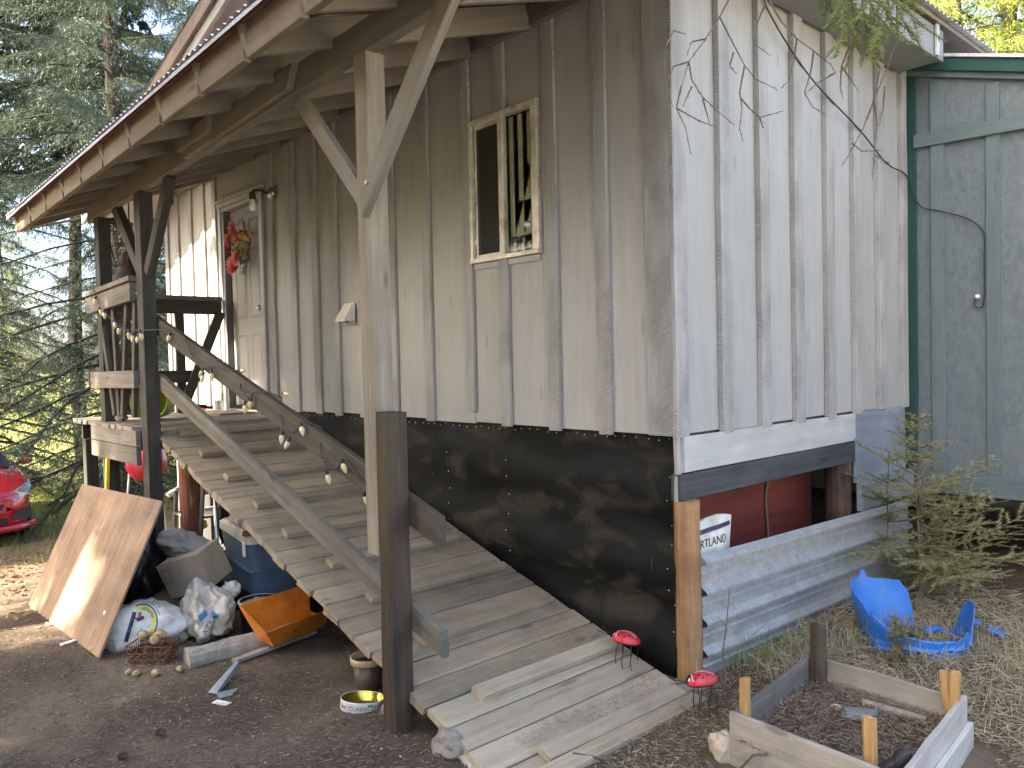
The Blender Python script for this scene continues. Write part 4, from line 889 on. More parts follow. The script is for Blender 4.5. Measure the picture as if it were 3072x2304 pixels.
# ------------------------------------------------------------------ ladybugs
def ladybug(label, loc, yaw, pitch, legs):
    M = T(*loc) @ Matrix.Rotation(yaw, 4, 'Z') @ Matrix.Rotation(pitch, 4, 'Y')
    t = thing('ladybug_ornament', label, 'ornament', loc, 'painted metal ladybugs')
    V = []; F = []; fm = []; nu, nv = 36, 9; a, b, h = .076, .056, .046
    for j in range(nv):
        ph = math.pi/2*j/nv
        for i in range(nu): th = 2*math.pi*i/nu; V.append((a*math.cos(ph)*math.cos(th), b*math.cos(ph)*math.sin(th), h*math.sin(ph)))
    V.append((0, 0, h))
    for j in range(nv):
        for i in range(nu):
            th = 2*math.pi*(i+.5)/nu; q = [j*nu+i, j*nu+(i+1) % nu, (j+1)*nu+(i+1) % nu, (j+1)*nu+i] if j < nv-1 else [j*nu+i, j*nu+(i+1) % nu, nv*nu]
            tail = abs((th-math.pi+math.pi) % (2*math.pi)-math.pi)  # 0 at +x = head
            F.append(q); fm.append(1 if tail > math.pi-.42 and j < nv-2 else 0)
    o = mesh('shell', V, F, ['red_paint', 'black_paint'], t, M, True, fm); BV[o.name] = BVHTree.FromPolygons([M @ Vector(v) for v in V], F)
    MB().lathe([(.05, 0), (.048, -.01), (.0001, -.014)], 20, None, 1.45, .95).go('belly', 'black_paint', t, M)
    X = M.to_3x3() @ Vector((1, 0, 0)); Y = M.to_3x3() @ Vector((0, 1, 0)); Z = M.to_3x3() @ Vector((0, 0, 1)); o0 = M @ Vector((0, 0, .15))
    for (sx_, sy_) in ((.015, .025), (-.025, .028), (.0, .040), (.015, -.025), (-.025, -.028), (.0, -.040), (-.045, .022), (-.045, -.022), (.032, .034), (.032, -.034)):
        rr = random.uniform(.0045, .0075); tv = [(sx_, sy_)]+[(sx_+rr*math.cos(k*.785), sy_+rr*math.sin(k*.785)) for k in range(8)]
        decal('spot', o, tv, [[0, 1+k, 1+(k+1) % 8] for k in range(8)], o0, X, Y, -Z, 'black_paint', t, .001)
    for pts in ([(.045, y/100) for y in range(-4, 5)], [(.045-.1*k/10, .0+.013*(k/10)**2*1.3) for k in range(11)], [(.045-.1*k/10, -.013*(k/10)**2*1.3) for k in range(11)]):
        tv = []; n = len(pts)
        for k, p in enumerate(pts):
            q0, q1 = Vector(pts[max(k-1, 0)]), Vector(pts[min(k+1, n-1)]); d = (q1-q0).normalized(); tv += [(p[0]-d.y*.0014, p[1]+d.x*.0014), (p[0]+d.y*.0014, p[1]-d.x*.0014)]
        decal('wing_line', o, tv, [[2*k, 2*k+1, 2*k+3, 2*k+2] for k in range(n-1)], o0, X, Y, -Z, 'white_paint', t, .0012)
    for sy_ in (.02, -.02):
        tv = [(.060, sy_)]+[(.060+.005*math.cos(k*.785), sy_+.005*math.sin(k*.785)) for k in range(8)]; decal('eye', o, tv, [[0, 1+k, 1+(k+1) % 8] for k in range(8)], o0, X, Y, -Z, 'white_paint', t, .0012)
    for (lx, ly) in ((.03, .035), (-.005, .045), (-.04, .035), (.03, -.035), (-.005, -.045), (-.04, -.035)):
        p0 = M @ Vector((lx, ly, -.004)); p1 = M @ Vector((lx*1.15-.005, ly*1.5, -.05)); f = legs(p1.x, p1.y); p2 = Vector((p1.x-.25*(p0.x-p1.x), p1.y-.25*(p0.y-p1.y), f))
        MB().tube([p0, p1, p1.lerp(p2, .6)+X*.006, p2], .0024, 5).go('leg', 'black_paint', t, smooth=True)
    for s in (-1, 1):
        p0 = M @ Vector((.074, s*.008, .006)); MB().tube([p0, p0+X*.04+Y*s*.01+Z*.005, p0+X*.075+Y*s*.03+Z*.02], .0018, 5).go('antenna', 'black_paint', t, smooth=True)
ladybug('red metal ladybug with white eyes standing on the ramp by the tar paper', (-.245, -.125, .185), math.atan2(-.35, -.93), -.12, lambda x, y: rampz(x))
ladybug('red metal ladybug on dark wire legs standing on the ground by the ramp foot', (.285, -.225, .150), math.atan2(-.74, -.67), .12, lambda x, y: gz(x, y)-.01)
# ------------------------------------------------------------------ raised bed
bed = thing('raised_bed', 'small raised garden bed of weathered boards with corner stakes', 'raised bed', (.92, -.1, 0))
bc = [Vector((.63, -.50, 0)), Vector((1.30, -.545, 0)), Vector((1.225, .275, 0)), Vector((.547, .30, 0))]
def bside(i, z0, z1, mat, out=0., ext=.02):
    a, b = bc[i], bc[(i+1) % 4]; d = (b-a).normalized(); nrm = Vector((d.y, -d.x, 0)); zc = (z0+z1)/2
    plank('side_board', a-d*ext+nrm*out+Vector((0, 0, zc)), b+d*ext+nrm*out+Vector((0, 0, zc)), z1-z0, .022, nrm, mat, bed, ch=.002, n=5, wob=.003, rag=.003)
bside(0, -.03, .203, 'bed_board', 0); bside(1, .06, .21, 'bed_board_pale', .0); bside(1, -.04, .10, 'bed_board_pale', .024); bside(2, -.03, .20, 'bed_board', 0, -.015); bside(3, -.03, .20, 'grey_wood', 0, -.015)
V = []; F = []; n = 22
for j in range(n+1):
    for i in range(n+1):
        u, v = i/n, j/n; p = bc[0].lerp(bc[1], u).lerp(bc[3].lerp(bc[2], u), v); e = .03*(1-min(1, 6*min(u, 1-u, v, 1-v))); V.append((p.x, p.y, .085-e+.016*fbm((p.x*9, p.y*9, 0), 3)+.035*math.exp(-((u-.15)**2+(v-.9)**2)/.02)))
mesh('bed_soil', V, [[j*(n+1)+i, j*(n+1)+i+1, (j+1)*(n+1)+i+1, (j+1)*(n+1)+i] for j in range(n) for i in range(n)], 'soil', bed, smooth=True)
for (x, y, s_, h, lean, mt) in ((.652, -.455, .034, .335, .0, 'stake_wood'), (.585, .258, .03, .375, .0, 'dark_post'), (.618, .262, .038, .37, .0, 'rail_wood'), (1.165, .235, .03, .31, .05, 'stake_wood'), (1.215, .215, .034, .325, .0, 'stake_wood'), (1.16, -.46, .036, .335, .0, 'stake_wood'), (1.135, -.43, .026, .325, .0, 'stake_wood')):
    plank('stake', (x+lean, y, -.05), (x, y, h), s_, s_*.95, (0, 1, 0), mt, bed, ch=.002, n=4, wob=.0022, rag=.006)
def rock(name, label, p, dims, seed, mat, cat='rock', rotz=0.): return tag(blob(name, mat, None, T(*p) @ Matrix.Rotation(rotz, 4, 'Z'), dims, seed, .35, 1.3, .25, 2.5, 3, smooth=False), label, cat)
rock('slate_stone', 'flat dark stone leaning in the soil of the raised bed', (.905, .02, .115), (.075, .045, .022), 3, 'slate', 'stone', .9)
rock('slate_stone', 'grey flat stone lying beside the near stake in the raised bed', (1.06, -.39, .105), (.08, .06, .018), 8, 'slate', 'stone', .3)
rock('pink_stone', 'small pinkish stone lying on the bed soil', (.79, .05, .10), (.022, .016, .012), 5, 'stone_tan', 'stone')
tag(log('bed_stick', (.86, .16, .105), (1.12, .175, .105), .018, 'driftwood', None, 10, 4), 'pale round stick lying along the far side of the raised bed', 'stick')
gl = thing('work_glove', 'crumpled black leather work glove hanging over the bed edge', 'glove', (1.235, -.36, .16))
def skin(V, E, rad, name, mat, parent, sub=2):
    me = bpy.data.meshes.new(name); me.from_pydata([tuple(v) for v in V], E, []); o = bpy.data.objects.new(name, me); COL.objects.link(o)
    md = o.modifiers.new('s', 'SKIN'); 
    for i, r_ in enumerate(rad): me.skin_vertices[0].data[i].radius = (r_, r_)
    me.skin_vertices[0].data[0].use_root = True
    sb = o.modifiers.new('d', 'SUBSURF'); sb.levels = sub; sb.render_levels = sub
    setmat(me, mat); reg(o, Matrix(), parent); return o
gv = [(1.255, -.345, .215), (1.235, -.37, .185), (1.195, -.395, .145), (1.16, -.42, .135), (1.125, -.435, .125), (1.165, -.445, .13), (1.13, -.465, .118), (1.175, -.455, .128), (1.15, -.485, .112), (1.155, -.40, .13), (1.115, -.405, .118), (1.19, -.375, .14), (1.165, -.36, .13)]
skin(gv, [(0, 1), (1, 2), (2, 3), (3, 4), (2, 5), (5, 6), (2, 7), (7, 8), (2, 9), (9, 10), (1, 11), (11, 12)], [.03, .026, .022, .0095, .008, .0095, .008, .0095, .008, .0095, .008, .009, .007], 'glove_body', 'leather', gl)
# ------------------------------------------------------------------ broken blue barrel
er, eb = Vector((.673, .739, 0)), Vector((-.74, .673, 0)); bcn = Vector((.655, 1.27, gz(.655, 1.27)-.02))
def hprof(th):
    pts = [(-180, .30), (-160, .22), (-135, .15), (-100, .125), (-70, .12), (-50, .17), (-42, .13), (-34, .29), (-8, .31), (6, .26), (14, .10), (25, .04), (60, .03), (64, .05), (70, .27), (80, .34), (100, .35), (112, .36), (117, .43), (124, .38), (150, .36), (180, .30)]
    d = math.degrees(th)
    for (a, h0), (b, h1) in zip(pts, pts[1:]):
        if a <= d <= b: return h0+(h1-h0)*(d-a)/(b-a)
    return .1
V = []; F = []; n = 96; m_ = 6
for s in (0, 1):
    for j in range(m_+1):
        for i in range(n+1):
            th = -math.pi+2*math.pi*i/n; h = hprof(th)*.82+.02*fbm((th*9, 1, 1), 3); z = h*j/m_; r_ = .265+.03*math.sin(min(z, .3)*6)-(.005 if s else 0)+(.010 if .05 < z < .062 else 0)+(.16*z*math.sin(math.pi*(th-1.1)/(math.pi-1.1)) if th > 1.1 else 0.)
            V.append(bcn+er*(r_*math.cos(th))+eb*(r_*math.sin(th)*.95)+Vector((0, 0, z)))
n2 = (n+1)*(m_+1)
for s in (0, 1):
    for j in range(m_):
        for i in range(n): q = [s*n2+j*(n+1)+i, s*n2+j*(n+1)+i+1, s*n2+(j+1)*(n+1)+i+1, s*n2+(j+1)*(n+1)+i]; F.append(q if s == 0 else q[::-1])
for i in range(n): F.append([m_*(n+1)+i, m_*(n+1)+i+1, n2+m_*(n+1)+i+1, n2+m_*(n+1)+i])
brl = thing('broken_barrel', 'shattered bright blue plastic barrel lying in the dry grass', 'barrel', tuple(bcn)); mesh('barrel_wall', V, F, 'blue_plastic', brl, smooth=False)
MB().tube([bcn+er*(.272*math.cos(a))+eb*(.26*math.sin(a))+Vector((0, 0, hprof(a)*.82)) for a in np.linspace(-2.9, -1.25, 18)], .009, 6).go('rim', 'blue_plastic', brl, smooth=True)
tag(MB().lathe([(.055, 0), (.055, .11), (.05, .11), (.05, .005)], 18, T(.62, 1.16, .065) @ Matrix.Rotation(R(80), 4, 'Y') @ Matrix.Rotation(R(30), 4, 'X'), cap0=True).go('tin_can', 'black_plastic', smooth=True), 'small dark can lying on its side inside the blue barrel', 'can')
def shard(label, c, rz_, L, w, seed):
    V = []; F = []; n = 8
    for s in (0, .006):
        for j in range(5):
            for i in range(n+1):
                u = i/n-.5; v = j/4-.5; V.append((u*L*(1-.3*abs(v)+.2*fbm((v*4, seed, 1), 2)), v*w*(1+.5*fbm((u*5, seed, 3), 2)), s+.35*L*(.25-u*u)))
    q = (n+1)*5
    for s in (0, 1):
        for j in range(4):
            for i in range(n): a = [s*q+j*(n+1)+i, s*q+j*(n+1)+i+1, s*q+(j+1)*(n+1)+i+1, s*q+(j+1)*(n+1)+i]; F.append(a if s else a[::-1])
    tag(mesh('barrel_shard', V, F, 'blue_plastic', None, T(*c) @ Matrix.Rotation(rz_, 4, 'Z') @ Matrix.Rotation(.3, 4, 'X')), label, 'shard', 'blue barrel fragments')
shard('small blue plastic shard in front of the broken barrel', (.60, 1.0, gz(.6, 1.0)+.02), .6, .10, .05, 1); shard('pale blue plastic shard on the straw well clear of the barrel', (.92, 1.75, gz(.92, 1.75)+.02), 1.8, .13, .09, 2); shard('blue plastic scrap beside the upright barrel edge', (.80, 1.75, gz(.8, 1.75)+.03), .3, .09, .05, 3); shard('blue plastic strip lying inside the barrel ring', (.72, 1.4, gz(.7, 1.4)+.05), 1., .13, .04, 4)
# ------------------------------------------------------------------ things by the ramp foot
rock('rock', 'pale square rock wedged under the ramp edge behind the dark post', (-.275, -1.255, gz(-.27, -1.25)+.035), (.085, .07, .075), 2, 'stone', 'rock', .3)
rock('rock', 'low tan rock half buried beside the ramp foot', (-.145, -1.235, gz(-.14, -1.23)+.005), (.075, .05, .035), 6, 'stone_tan', 'rock')
rock('rock', 'rounded pale rock against the corner of the raised bed', (.565, -.47, gz(.56, -.47)+.03), (.07, .06, .075), 9, 'stone_tan', 'rock')
rock('rock', 'small rough rock at the base of the dark post beside the tin', (-.74, -1.26, gz(-.7, -1.26)+.02), (.04, .035, .04), 12, 'stone', 'rock')
rock('footing_stone', 'flat grey footing stone under the cabin corner post', (.07, .03, gz(.07, .03)-.012), (.13, .11, .03), 15, 'stone', 'stone')
pt = thing('plant_pot', 'brown plastic plant pot with a tan rim beside the dark post', 'pot', (-1.095, -1.16, 0)); M = T(-1.085, -1.16, gz(-1.08, -1.16))
MB().lathe([(.0001, 0), (.058, 0), (.062, .004), (.078, .135), (.074, .135), (.058, .008), (.0001, .008)], 26).go('pot_wall', 'pot_brown', pt, M, smooth=True); MB().lathe([(.078, .132), (.087, .134), (.089, .166), (.086, .168), (.079, .168), (.074, .13), (.058, .03)], 26).go('rim', 'pot_rim', pt, M, smooth=True)
tn = thing('oval_tin', 'open oval tin with gold inside and white printed rim on the dirt', 'tin', (-.90, -1.31, 0)); M = T(-.905, -1.31, gz(-.9, -1.31)-.004) @ Matrix.Rotation(1.05, 4, 'Z') @ Matrix.Rotation(.10, 4, 'Y')
MB().lathe([(.0001, .003), (.098, .003), (.1005, .05), (.102, .052)], 40, None, 1., .74).go('inside', 'tin_gold', tn, M, smooth=True); MB().lathe([(.0001, 0), (.1, 0), (.103, .003), (.103, .047), (.1045, .05), (.1035, .053), (.1015, .052)], 40, None, 1., .74).go('side_wall', 'tin_white', tn, M, smooth=True)
tv, tf = text2d('CLASSIC STYLE', .025); 
def oval(V2, a0, r_=.1042): return [Vector((r_*math.cos(a0+p[0]/.095), r_*.74*math.sin(a0+p[0]/.095), .024+p[1])) for p in V2]
ca = math.atan2(-3.28+1.31, 2.39+.9)-1.05
mesh('lettering', oval(tv, ca+.25), tf, 'ink_black', tn, M); tv, tf = text2d('1847', .022); mesh('lettering', oval(tv, ca-1.0), tf, 'ink_black', tn, M); tv, tf = grid2(-.012, .012, .010, .02, 4, 1); mesh('green_mark', oval(tv, ca+.35), tf, 'ink_green', tn, M)
gp = thing('plastic_channel', 'broken grey plastic channel piece lying on the dirt', 'plastic scrap', (-1.62, -1.69, 0)); M = T(-1.63, -1.685, gz(-1.6, -1.7)+.03) @ Matrix.Rotation(2.25, 4, 'Z')
MB().add([(-.12, -.03, -.02), (.12, -.02, .01), (.13, .03, .012), (-.11, .03, -.02), (-.12, -.03, -.005), (.12, -.02, .05), (.13, .0, .052), (-.10, .0, .0)], [[0, 1, 2, 3], [4, 7, 6, 5], [0, 4, 5, 1], [1, 5, 6, 2], [3, 2, 6, 7], [0, 3, 7, 4]]).go('channel', 'grey_plastic', gp, M); MB().add([(-.16, -.06, -.025), (-.12, -.02, -.015), (-.02, -.09, -.028), (-.11, -.10, -.028)], [[0, 1, 2, 3]]).go('torn_flap', 'grey_plastic', gp, M)
for (lb, x, y, L, a) in (('scrap of white paper lying beside the grey plastic channel', -1.43, -1.78, .05, .4), ('white wood chip lying in front of the plywood sheet', -2.9, -2.12, .05, 1.9)):
    V = [(-L, -.015, .0), (L, -.022, .006), (L*.9, .02, .002), (-L*.8, .012, .006), (-L, -.015, .004), (L, -.022, .010), (L*.9, .02, .006), (-L*.8, .012, .010)]
    tag(mesh('paper_scrap', V, [[0, 3, 2, 1], [4, 5, 6, 7], [0, 1, 5, 4], [1, 2, 6, 5], [2, 3, 7, 6], [3, 0, 4, 7]], 'white_plastic', None, T(x, y, gz(x, y)+.004) @ Matrix.Rotation(a, 4, 'Z')), lb, 'scrap')
# ------------------------------------------------------------------ junk under the ramp
pw = Vector((-4.139, -2.089, gz(-4.1, -2.1)-.0)); pu = Vector((1.671, .026, .06)).normalized(); ps = Vector((-.056, .390, .829)).normalized(); ps = (ps-pu*ps.dot(pu)).normalized(); pn = pu.cross(ps)
Mp = Matrix((pu, ps, pn)).transposed().to_4x4(); Mp.translation = pw-Vector((0, 0, .0))
tag(MB().box((0, 0, -.012), (1.672, .918, 0)).go('plywood_sheet', 'plywood', None, Mp), 'bare plywood sheet leaning at a slant against the porch junk', 'plywood')
orange = thing('orange_tub', 'orange plastic tub with a cut-away side on top of a log', 'tub', (-1.9, -1.15, 0)); m = MB()
o0, o1 = [(-1.99, -1.33, .06), (-1.84, -1.31, .055), (-1.95, -.93, .055), (-2.06, -.96, .06)], [(-2.05, -1.42, .27), (-1.74, -1.40, .18), (-1.86, -.93, .185), (-2.04, -.98, .31)]
c_ = sum((Vector(p) for p in o1), Vector())/4
def ins(p, d=.008): v = Vector(p); return v+(Vector((c_.x, c_.y, v.z))-v).normalized()*d
O = [Vector(p) for p in o0]+[Vector(p) for p in o1]; I = [ins(p)+Vector((0, 0, .008)) for p in o0]+[ins(p) for p in o1]
m.add(O+I, [[0, 3, 2, 1], [0, 1, 5, 4], [1, 2, 6, 5], [3, 0, 4, 7], [8, 9, 10, 11], [8, 12, 13, 9], [9, 13, 14, 10], [11, 15, 12, 8], [4, 5, 13, 12], [5, 6, 14, 13], [7, 4, 12, 15]])
w0, w1 = O[2].lerp(O[6], .45), O[3].lerp(O[7], .3); m.add([O[2], O[3], w1, w0, I[2], I[3], ins(w1), ins(w0)], [[0, 1, 2, 3], [4, 7, 6, 5], [3, 2, 6, 7], [0, 3, 7, 4], [1, 5, 6, 2]]); m.go('tub', 'orange_plastic', orange)
def slot(a, b): 
    q = [O[1].lerp(O[2], s).lerp(O[5].lerp(O[6], s), h)+Vector((.004, -.001, .002)) for s, h in ((a, .42), (b, .46), (b, .54), (a, .50))]; mesh('slot', q, [[0, 1, 2, 3]], 'black_plastic', orange)
slot(.38, .66)
lg = log('old_log', (-2.06, -1.72, gz(-2, -1.7)+.035), (-2.02, -1.02, gz(-2, -1.)+.045), .062, 'driftwood', None, 12, 8, .25); tag(lg, 'grey weathered log lying along the edge under the ramp', 'log')
tag(plank('loose_board', (-1.90, -1.52, gz(-1.9, -1.5)+.012), (-1.985, -.98, gz(-2, -1.)+.03), .05, .02, (0, 0, 1), 'driftwood'), 'narrow pale board lying in front of the log and orange tub', 'board')
# cooler
cl_ = thing('cooler', 'blue picnic cooler with a grubby white lid half under the ramp', 'cooler', (-2.95, -.9, .1)); Mc = T(-2.505, -1.155, .17) @ Matrix.Rotation(math.atan2(.165, -.87), 4, 'Z') @ Matrix.Rotation(.03, 4, 'Y')
def rbox(m, x, y, z, tap=0., r_=.03, n=4):
    """box with rounded vertical corners, tapered to the bottom"""
    x0, x1 = x; y0, y1 = y; rings = []
    for k, zz in enumerate((z[0], z[1])):
        e = tap if k == 0 else 0; P = []
        for (cx, cy, a) in ((x1-r_-e, y1-r_-e, 0), (x0+r_+e, y1-r_-e, 90), (x0+r_+e, y0+r_+e, 180), (x1-r_-e, y0+r_+e, 270)):
            for q in range(n+1): aa = R(a+90*q/n); P.append((cx+r_*math.cos(aa), cy+r_*math.sin(aa), zz))
        rings.append(P)
    k = len(rings[0]); m.add(rings[0]+rings[1], [list(range(k))[::-1], list(range(k, 2*k))]+[[i, (i+1) % k, k+(i+1) % k, k+i] for i in range(k)])
# local x runs away from the near corner, local -y to the house
m = MB(); rbox(m, (0, .86), (-.43, 0), (-.02, .33), .045, .05); m.go('body', 'blue_cooler', cl_, Mc, smooth=False)
m = MB(); rbox(m, (-.008, .868), (-.438, .008), (.332, .385), .0, .05); m.add(*(lambda q: (q.V, q.F))((lambda q: (rbox(q, (.02, .84), (-.41, -.02), (.386, .40), -.02, .04), q)[1])(MB()))); m.go('lid', 'cooler_lid', cl_, Mc)
m = MB(); rbox(m, (-.003, .863), (-.433, .003), (.15, .16), 0, .05); m.go('band', 'blue_cooler', cl_, Mc); MB().box((.05, .002, .25), (.09, .014, .34)).go('latch', 'white_plastic', cl_, Mc)
tag(MB().box((-3.3, -1.08, gz(-3, -1)-.02), (-2.42, -.45, .145)).go('black_tote', 'black_plastic'), 'low black plastic tote under the blue cooler', 'tote')
tag(plank('brick_strip', (-2.55, -1.16, .575), (-2.40, -1.02, .575), .05, .03, (0, 0, 1), 'bark_red'), 'short reddish stick of wood lying on the cooler lid', 'wood piece')
# cardboard
bxm = T(-2.90, -1.35, .32) @ Matrix.Rotation(.55, 4, 'Z') @ Matrix.Rotation(-.30, 4, 'Y') @ Matrix.Rotation(.22, 4, 'X')
cb = thing('cardboard_box', 'battered brown cardboard box tipped under the ramp with a shipping label', 'box', (-2.75, -1.3, 0)); m = MB()
w_, d_, h_ = .165, .12, .12
m.box((-w_, -d_, -h_), (w_, d_, h_)); m.go('carton', 'cardboard', cb, bxm)
MB().add([(-w_, -d_-.003, .0), (-.03, -d_-.006, .01), (-.02, -d_-.008, h_+.01), (-w_, -d_-.003, h_+.005)], [[0, 1, 2, 3]]).go('flap', 'cardboard', cb, bxm); MB().add([(-w_+.01, -d_-.012, -.01), (-.06, -d_-.02, -.02), (-.05, -d_-.018, .09), (-w_+.02, -d_-.012, .10)], [[0, 1, 2, 3]]).go('flap', 'cardboard_dark', cb, bxm); MB().add([(.0, -d_-.002, -h_+.01), (.09, -d_-.002, -h_+.02), (.09, -d_-.002, -h_+.07), (.0, -d_-.002, -h_+.06)], [[0, 1, 2, 3]]).go('shipping_label', 'label_paper', cb, bxm)
m = MB()
for k in range(12): m.box((.008+k*.0065, -d_-.0032, -h_+.03), (.008+k*.0065+random.choice([.002, .004]), -d_-.0028, -h_+.058))
kind(m.go('barcode', 'ink_black', cb, bxm), 'stuff')
tag(blob('grey_cloth', 'cloth_grey', None, T(-3.05, -1.36, .455) @ Matrix.Rotation(.5, 4, 'Z') @ Matrix.Rotation(.25, 4, 'Y'), (.21, .12, .085), 4, .4, 1.8, .25, 3., 4), 'crumpled grey tarp cloth heaped on the tipped cardboard box', 'cloth')
tag(MB().box((-3.35, -1.62, gz(-3.3, -1.6)-.02), (-2.98, -1.42, .12)).go('carton_low', 'cardboard_dark'), 'flattened dark carton behind the leaning plywood sheet', 'box')
tag(blob('garbage_bag', 'black_plastic', None, T(-3.38, -1.58, .29), (.24, .17, .34), 21, .2, 2., .3, 5., 4, floor=-.28), 'full black garbage bag standing behind the plywood sheet', 'garbage bag')
tag(blob('garbage_bag', 'black_plastic', None, T(-2.95, -1.27, .07), (.2, .16, .16), 27, .2, 2., .3, 5., 4, floor=-.16), 'small black garbage bag in front of the dark porch post', 'garbage bag')
# printed sacks
b1 = thing('plastic_sack', 'white printed plastic sack lying beside the plywood with navy and blue artwork', 'sack', (-2.62, -1.80, 0))
s1 = blob('sack', 'bag_plastic', b1, T(-2.60, -1.80, gz(-2.6, -1.8)+.105) @ Matrix.Rotation(.85, 4, 'Z') @ Matrix.Rotation(-.12, 4, 'Y'), (.26, .165, .155), 31, .22, 1.6, .12, 2.6, 4, floor=-.10)
vd = Vector((-2.60, -1.80, .15))-CP; vd.normalize(); vr = Vector((.673, .739, 0)); vr = Vector((.83, .55, 0)).normalized(); vu = vr.cross(vd).normalized(); vu = -vu if vu.z < 0 else vu
def pr(name, V2, F2, cx, cy, rot, mat, src=s1, par=b1, c0=Vector((-2.60, -1.80, .13)), off=.003):
    u_ = vr*math.cos(rot)+vu*math.sin(rot); v_ = -vr*math.sin(rot)+vu*math.cos(rot)
    decal(name, src, V2, F2, c0-vd*.8+vr*cx+vu*cy, u_, v_, vd, mat, par, off)
pr('printed_band', *grid2(-.014, .014, -.085, .085, 3, 16), -.055, -.02, -.10, 'ink_navy'); pr('printed_band', *grid2(-.003, .003, -.085, .085, 1, 16), -.030, -.02, -.10, 'ink_yellow')
def arc(r0, r1, a0, a1, n=22):
    V2 = []
    for i in range(n+1): a = R(a0+(a1-a0)*i/n); V2 += [(r0*math.cos(a), r0*math.sin(a)), (r1*math.cos(a), r1*math.sin(a))]
    return V2, [[2*i, 2*i+1, 2*i+3, 2*i+2] for i in range(n)]
pr('printed_arc', *arc(.082, .108, -40, 118), .005, -.005, 0, 'ink_yellow'); pr('printed_arc', *arc(.112, .120, -40, 118), .005, -.005, 0, 'ink_navy')
pr('printed_mountain', [(-.05, -.03), (-.02, .005), (-.005, -.012), (.03, .035), (.055, -.01), (.05, -.06), (.0, -.05)], [[0, 1, 2], [0, 2, 6], [2, 3, 6], [3, 4, 5], [3, 5, 6]], .045, -.03, 0, 'ink_blue'); pr('printed_mountain', [(-.05, .0), (-.01, .06), (.02, .0), (-.02, -.02)], [[0, 1, 2], [0, 2, 3]], .01, .03, 0, 'ink_navy'); pr('printed_badge', [(-.01, -.016), (.01, -.012), (.012, .014), (-.008, .012)], [[0, 1, 2, 3]], -.008, .05, 0, 'ink_red', off=.005)
tv, tf = text2d('PREMIUM', .026)
def bend(V2, r_, a0): return [((r_-p[1])*math.cos(R(a0)+p[0]/r_), (r_-p[1])*math.sin(R(a0)+p[0]/r_)) for p in V2]
pr('lettering', bend(tv, .095, 62), tf, .005, -.005, 0, 'ink_navy', off=.005)
for k, (s_, sz) in enumerate((('NORTH AMERICA', .016), ('BIG KETTLE', .014))): tv, tf = text2d(s_, sz); pr('lettering', bend(tv, .135+.02*k, 55), tf, .005, -.005, 0, 'ink_black', off=.004)
b2 = thing('plastic_sack', 'dusty crumpled plastic sack with yellow and blue print in front of the carton', 'sack', (-2.42, -1.47, 0))
s2 = blob('sack', 'bag_dusty', b2, T(-2.42, -1.47, gz(-2.4, -1.5)+.15) @ Matrix.Rotation(.4, 4, 'Z') @ Matrix.Rotation(.2, 4, 'X'), (.165, .14, .19), 41, .38, 1.5, .12, 2.2, 5, floor=-.14)
c2 = Vector((-2.42, -1.47, .16)); tv, tf = text2d('FERTILE', .036); pr('lettering', tv, tf, .075, -.075, 1.15, 'ink_yellow', s2, b2, c2); tv, tf = text2d('XTRA', .05); pr('lettering', tv, tf, .03, -.07, 1.05, 'ink_navy', s2, b2, c2); pr('printed_band', *grid2(-.012, .012, -.03, .03, 3, 6), .05, -.01, 1.1, 'ink_blue', s2, b2, c2); pr('printed_band', *grid2(-.03, .03, -.02, .02, 5, 4), -.03, -.02, .7, 'ink_blue', s2, b2, c2)
tag(blob('small_sack', 'bag_dusty', None, T(-2.50, -1.62, gz(-2.5, -1.6)+.05), (.075, .085, .075), 51, .2, 2., .4, 4., 3, floor=-.05), 'small tied pale sack slumped between the two printed sacks', 'sack')
tag(blob('white_rag', 'bag_plastic', None, T(-2.42, -1.30, .27), (.06, .05, .05), 55, .3, 2., .4, 4., 3), 'scrap of white plastic film tucked behind the dusty sack', 'plastic film')
wb = thing('bait_bucket', 'squat dark bucket holding brown litter beside the orange tub', 'bucket', (-2.24, -1.20, 0)); M = T(-2.26, -1.2, gz(-2.2, -1.2)); MB().lathe([(.0001, 0), (.10, 0), (.12, .2), (.125, .21), (.115, .2), (.10, .17)], 22).go('bucket_wall', 'black_plastic', wb, M, smooth=True); MB().lathe([(.118, .20), (.128, .205), (.128, .215), (.116, .215)], 22).go('rim', 'label_paper', wb, M, smooth=True); blob('litter', 'cardboard_dark', wb, M @ T(0, 0, .19), (.1, .1, .025), 3, .3, 3., .5, 6., 3)
# wire basket with cones and gourds
bk = thing('wire_basket', 'rusty wire basket filled with brown cones', 'basket', (-2.25, -1.83, 0)); bcx, bcy, bcz = -2.25, -1.835, gz(-2.25, -1.83); m = MB(); M = T(bcx, bcy, bcz) @ Matrix.Rotation(.75, 4, 'Z')
for z, s_ in ((.005, .8), (.035, .86), (.07, .93), (.11, 1.)):
    q = [(-.12*s_, -.075*s_, z), (.12*s_, -.075*s_, z), (.12*s_, .075*s_, z), (-.12*s_, .075*s_, z)]; m.tube([M @ Vector(p) for p in q], .004, 4, closed=True)
for i in range(28):
    a = i/28*4; k = int(a); f_ = a-k; C4 = [(-.12, -.075), (.12, -.075), (.12, .075), (-.12, .075)]; p = Vector(C4[k]).lerp(Vector(C4[(k+1) % 4]), f_); m.tube([M @ Vector((p.x, p.y, .11)), M @ Vector((p.x*.8, p.y*.8, .005))], .003, 3)
m.go('wire_frame', 'rust', bk); m = MB()
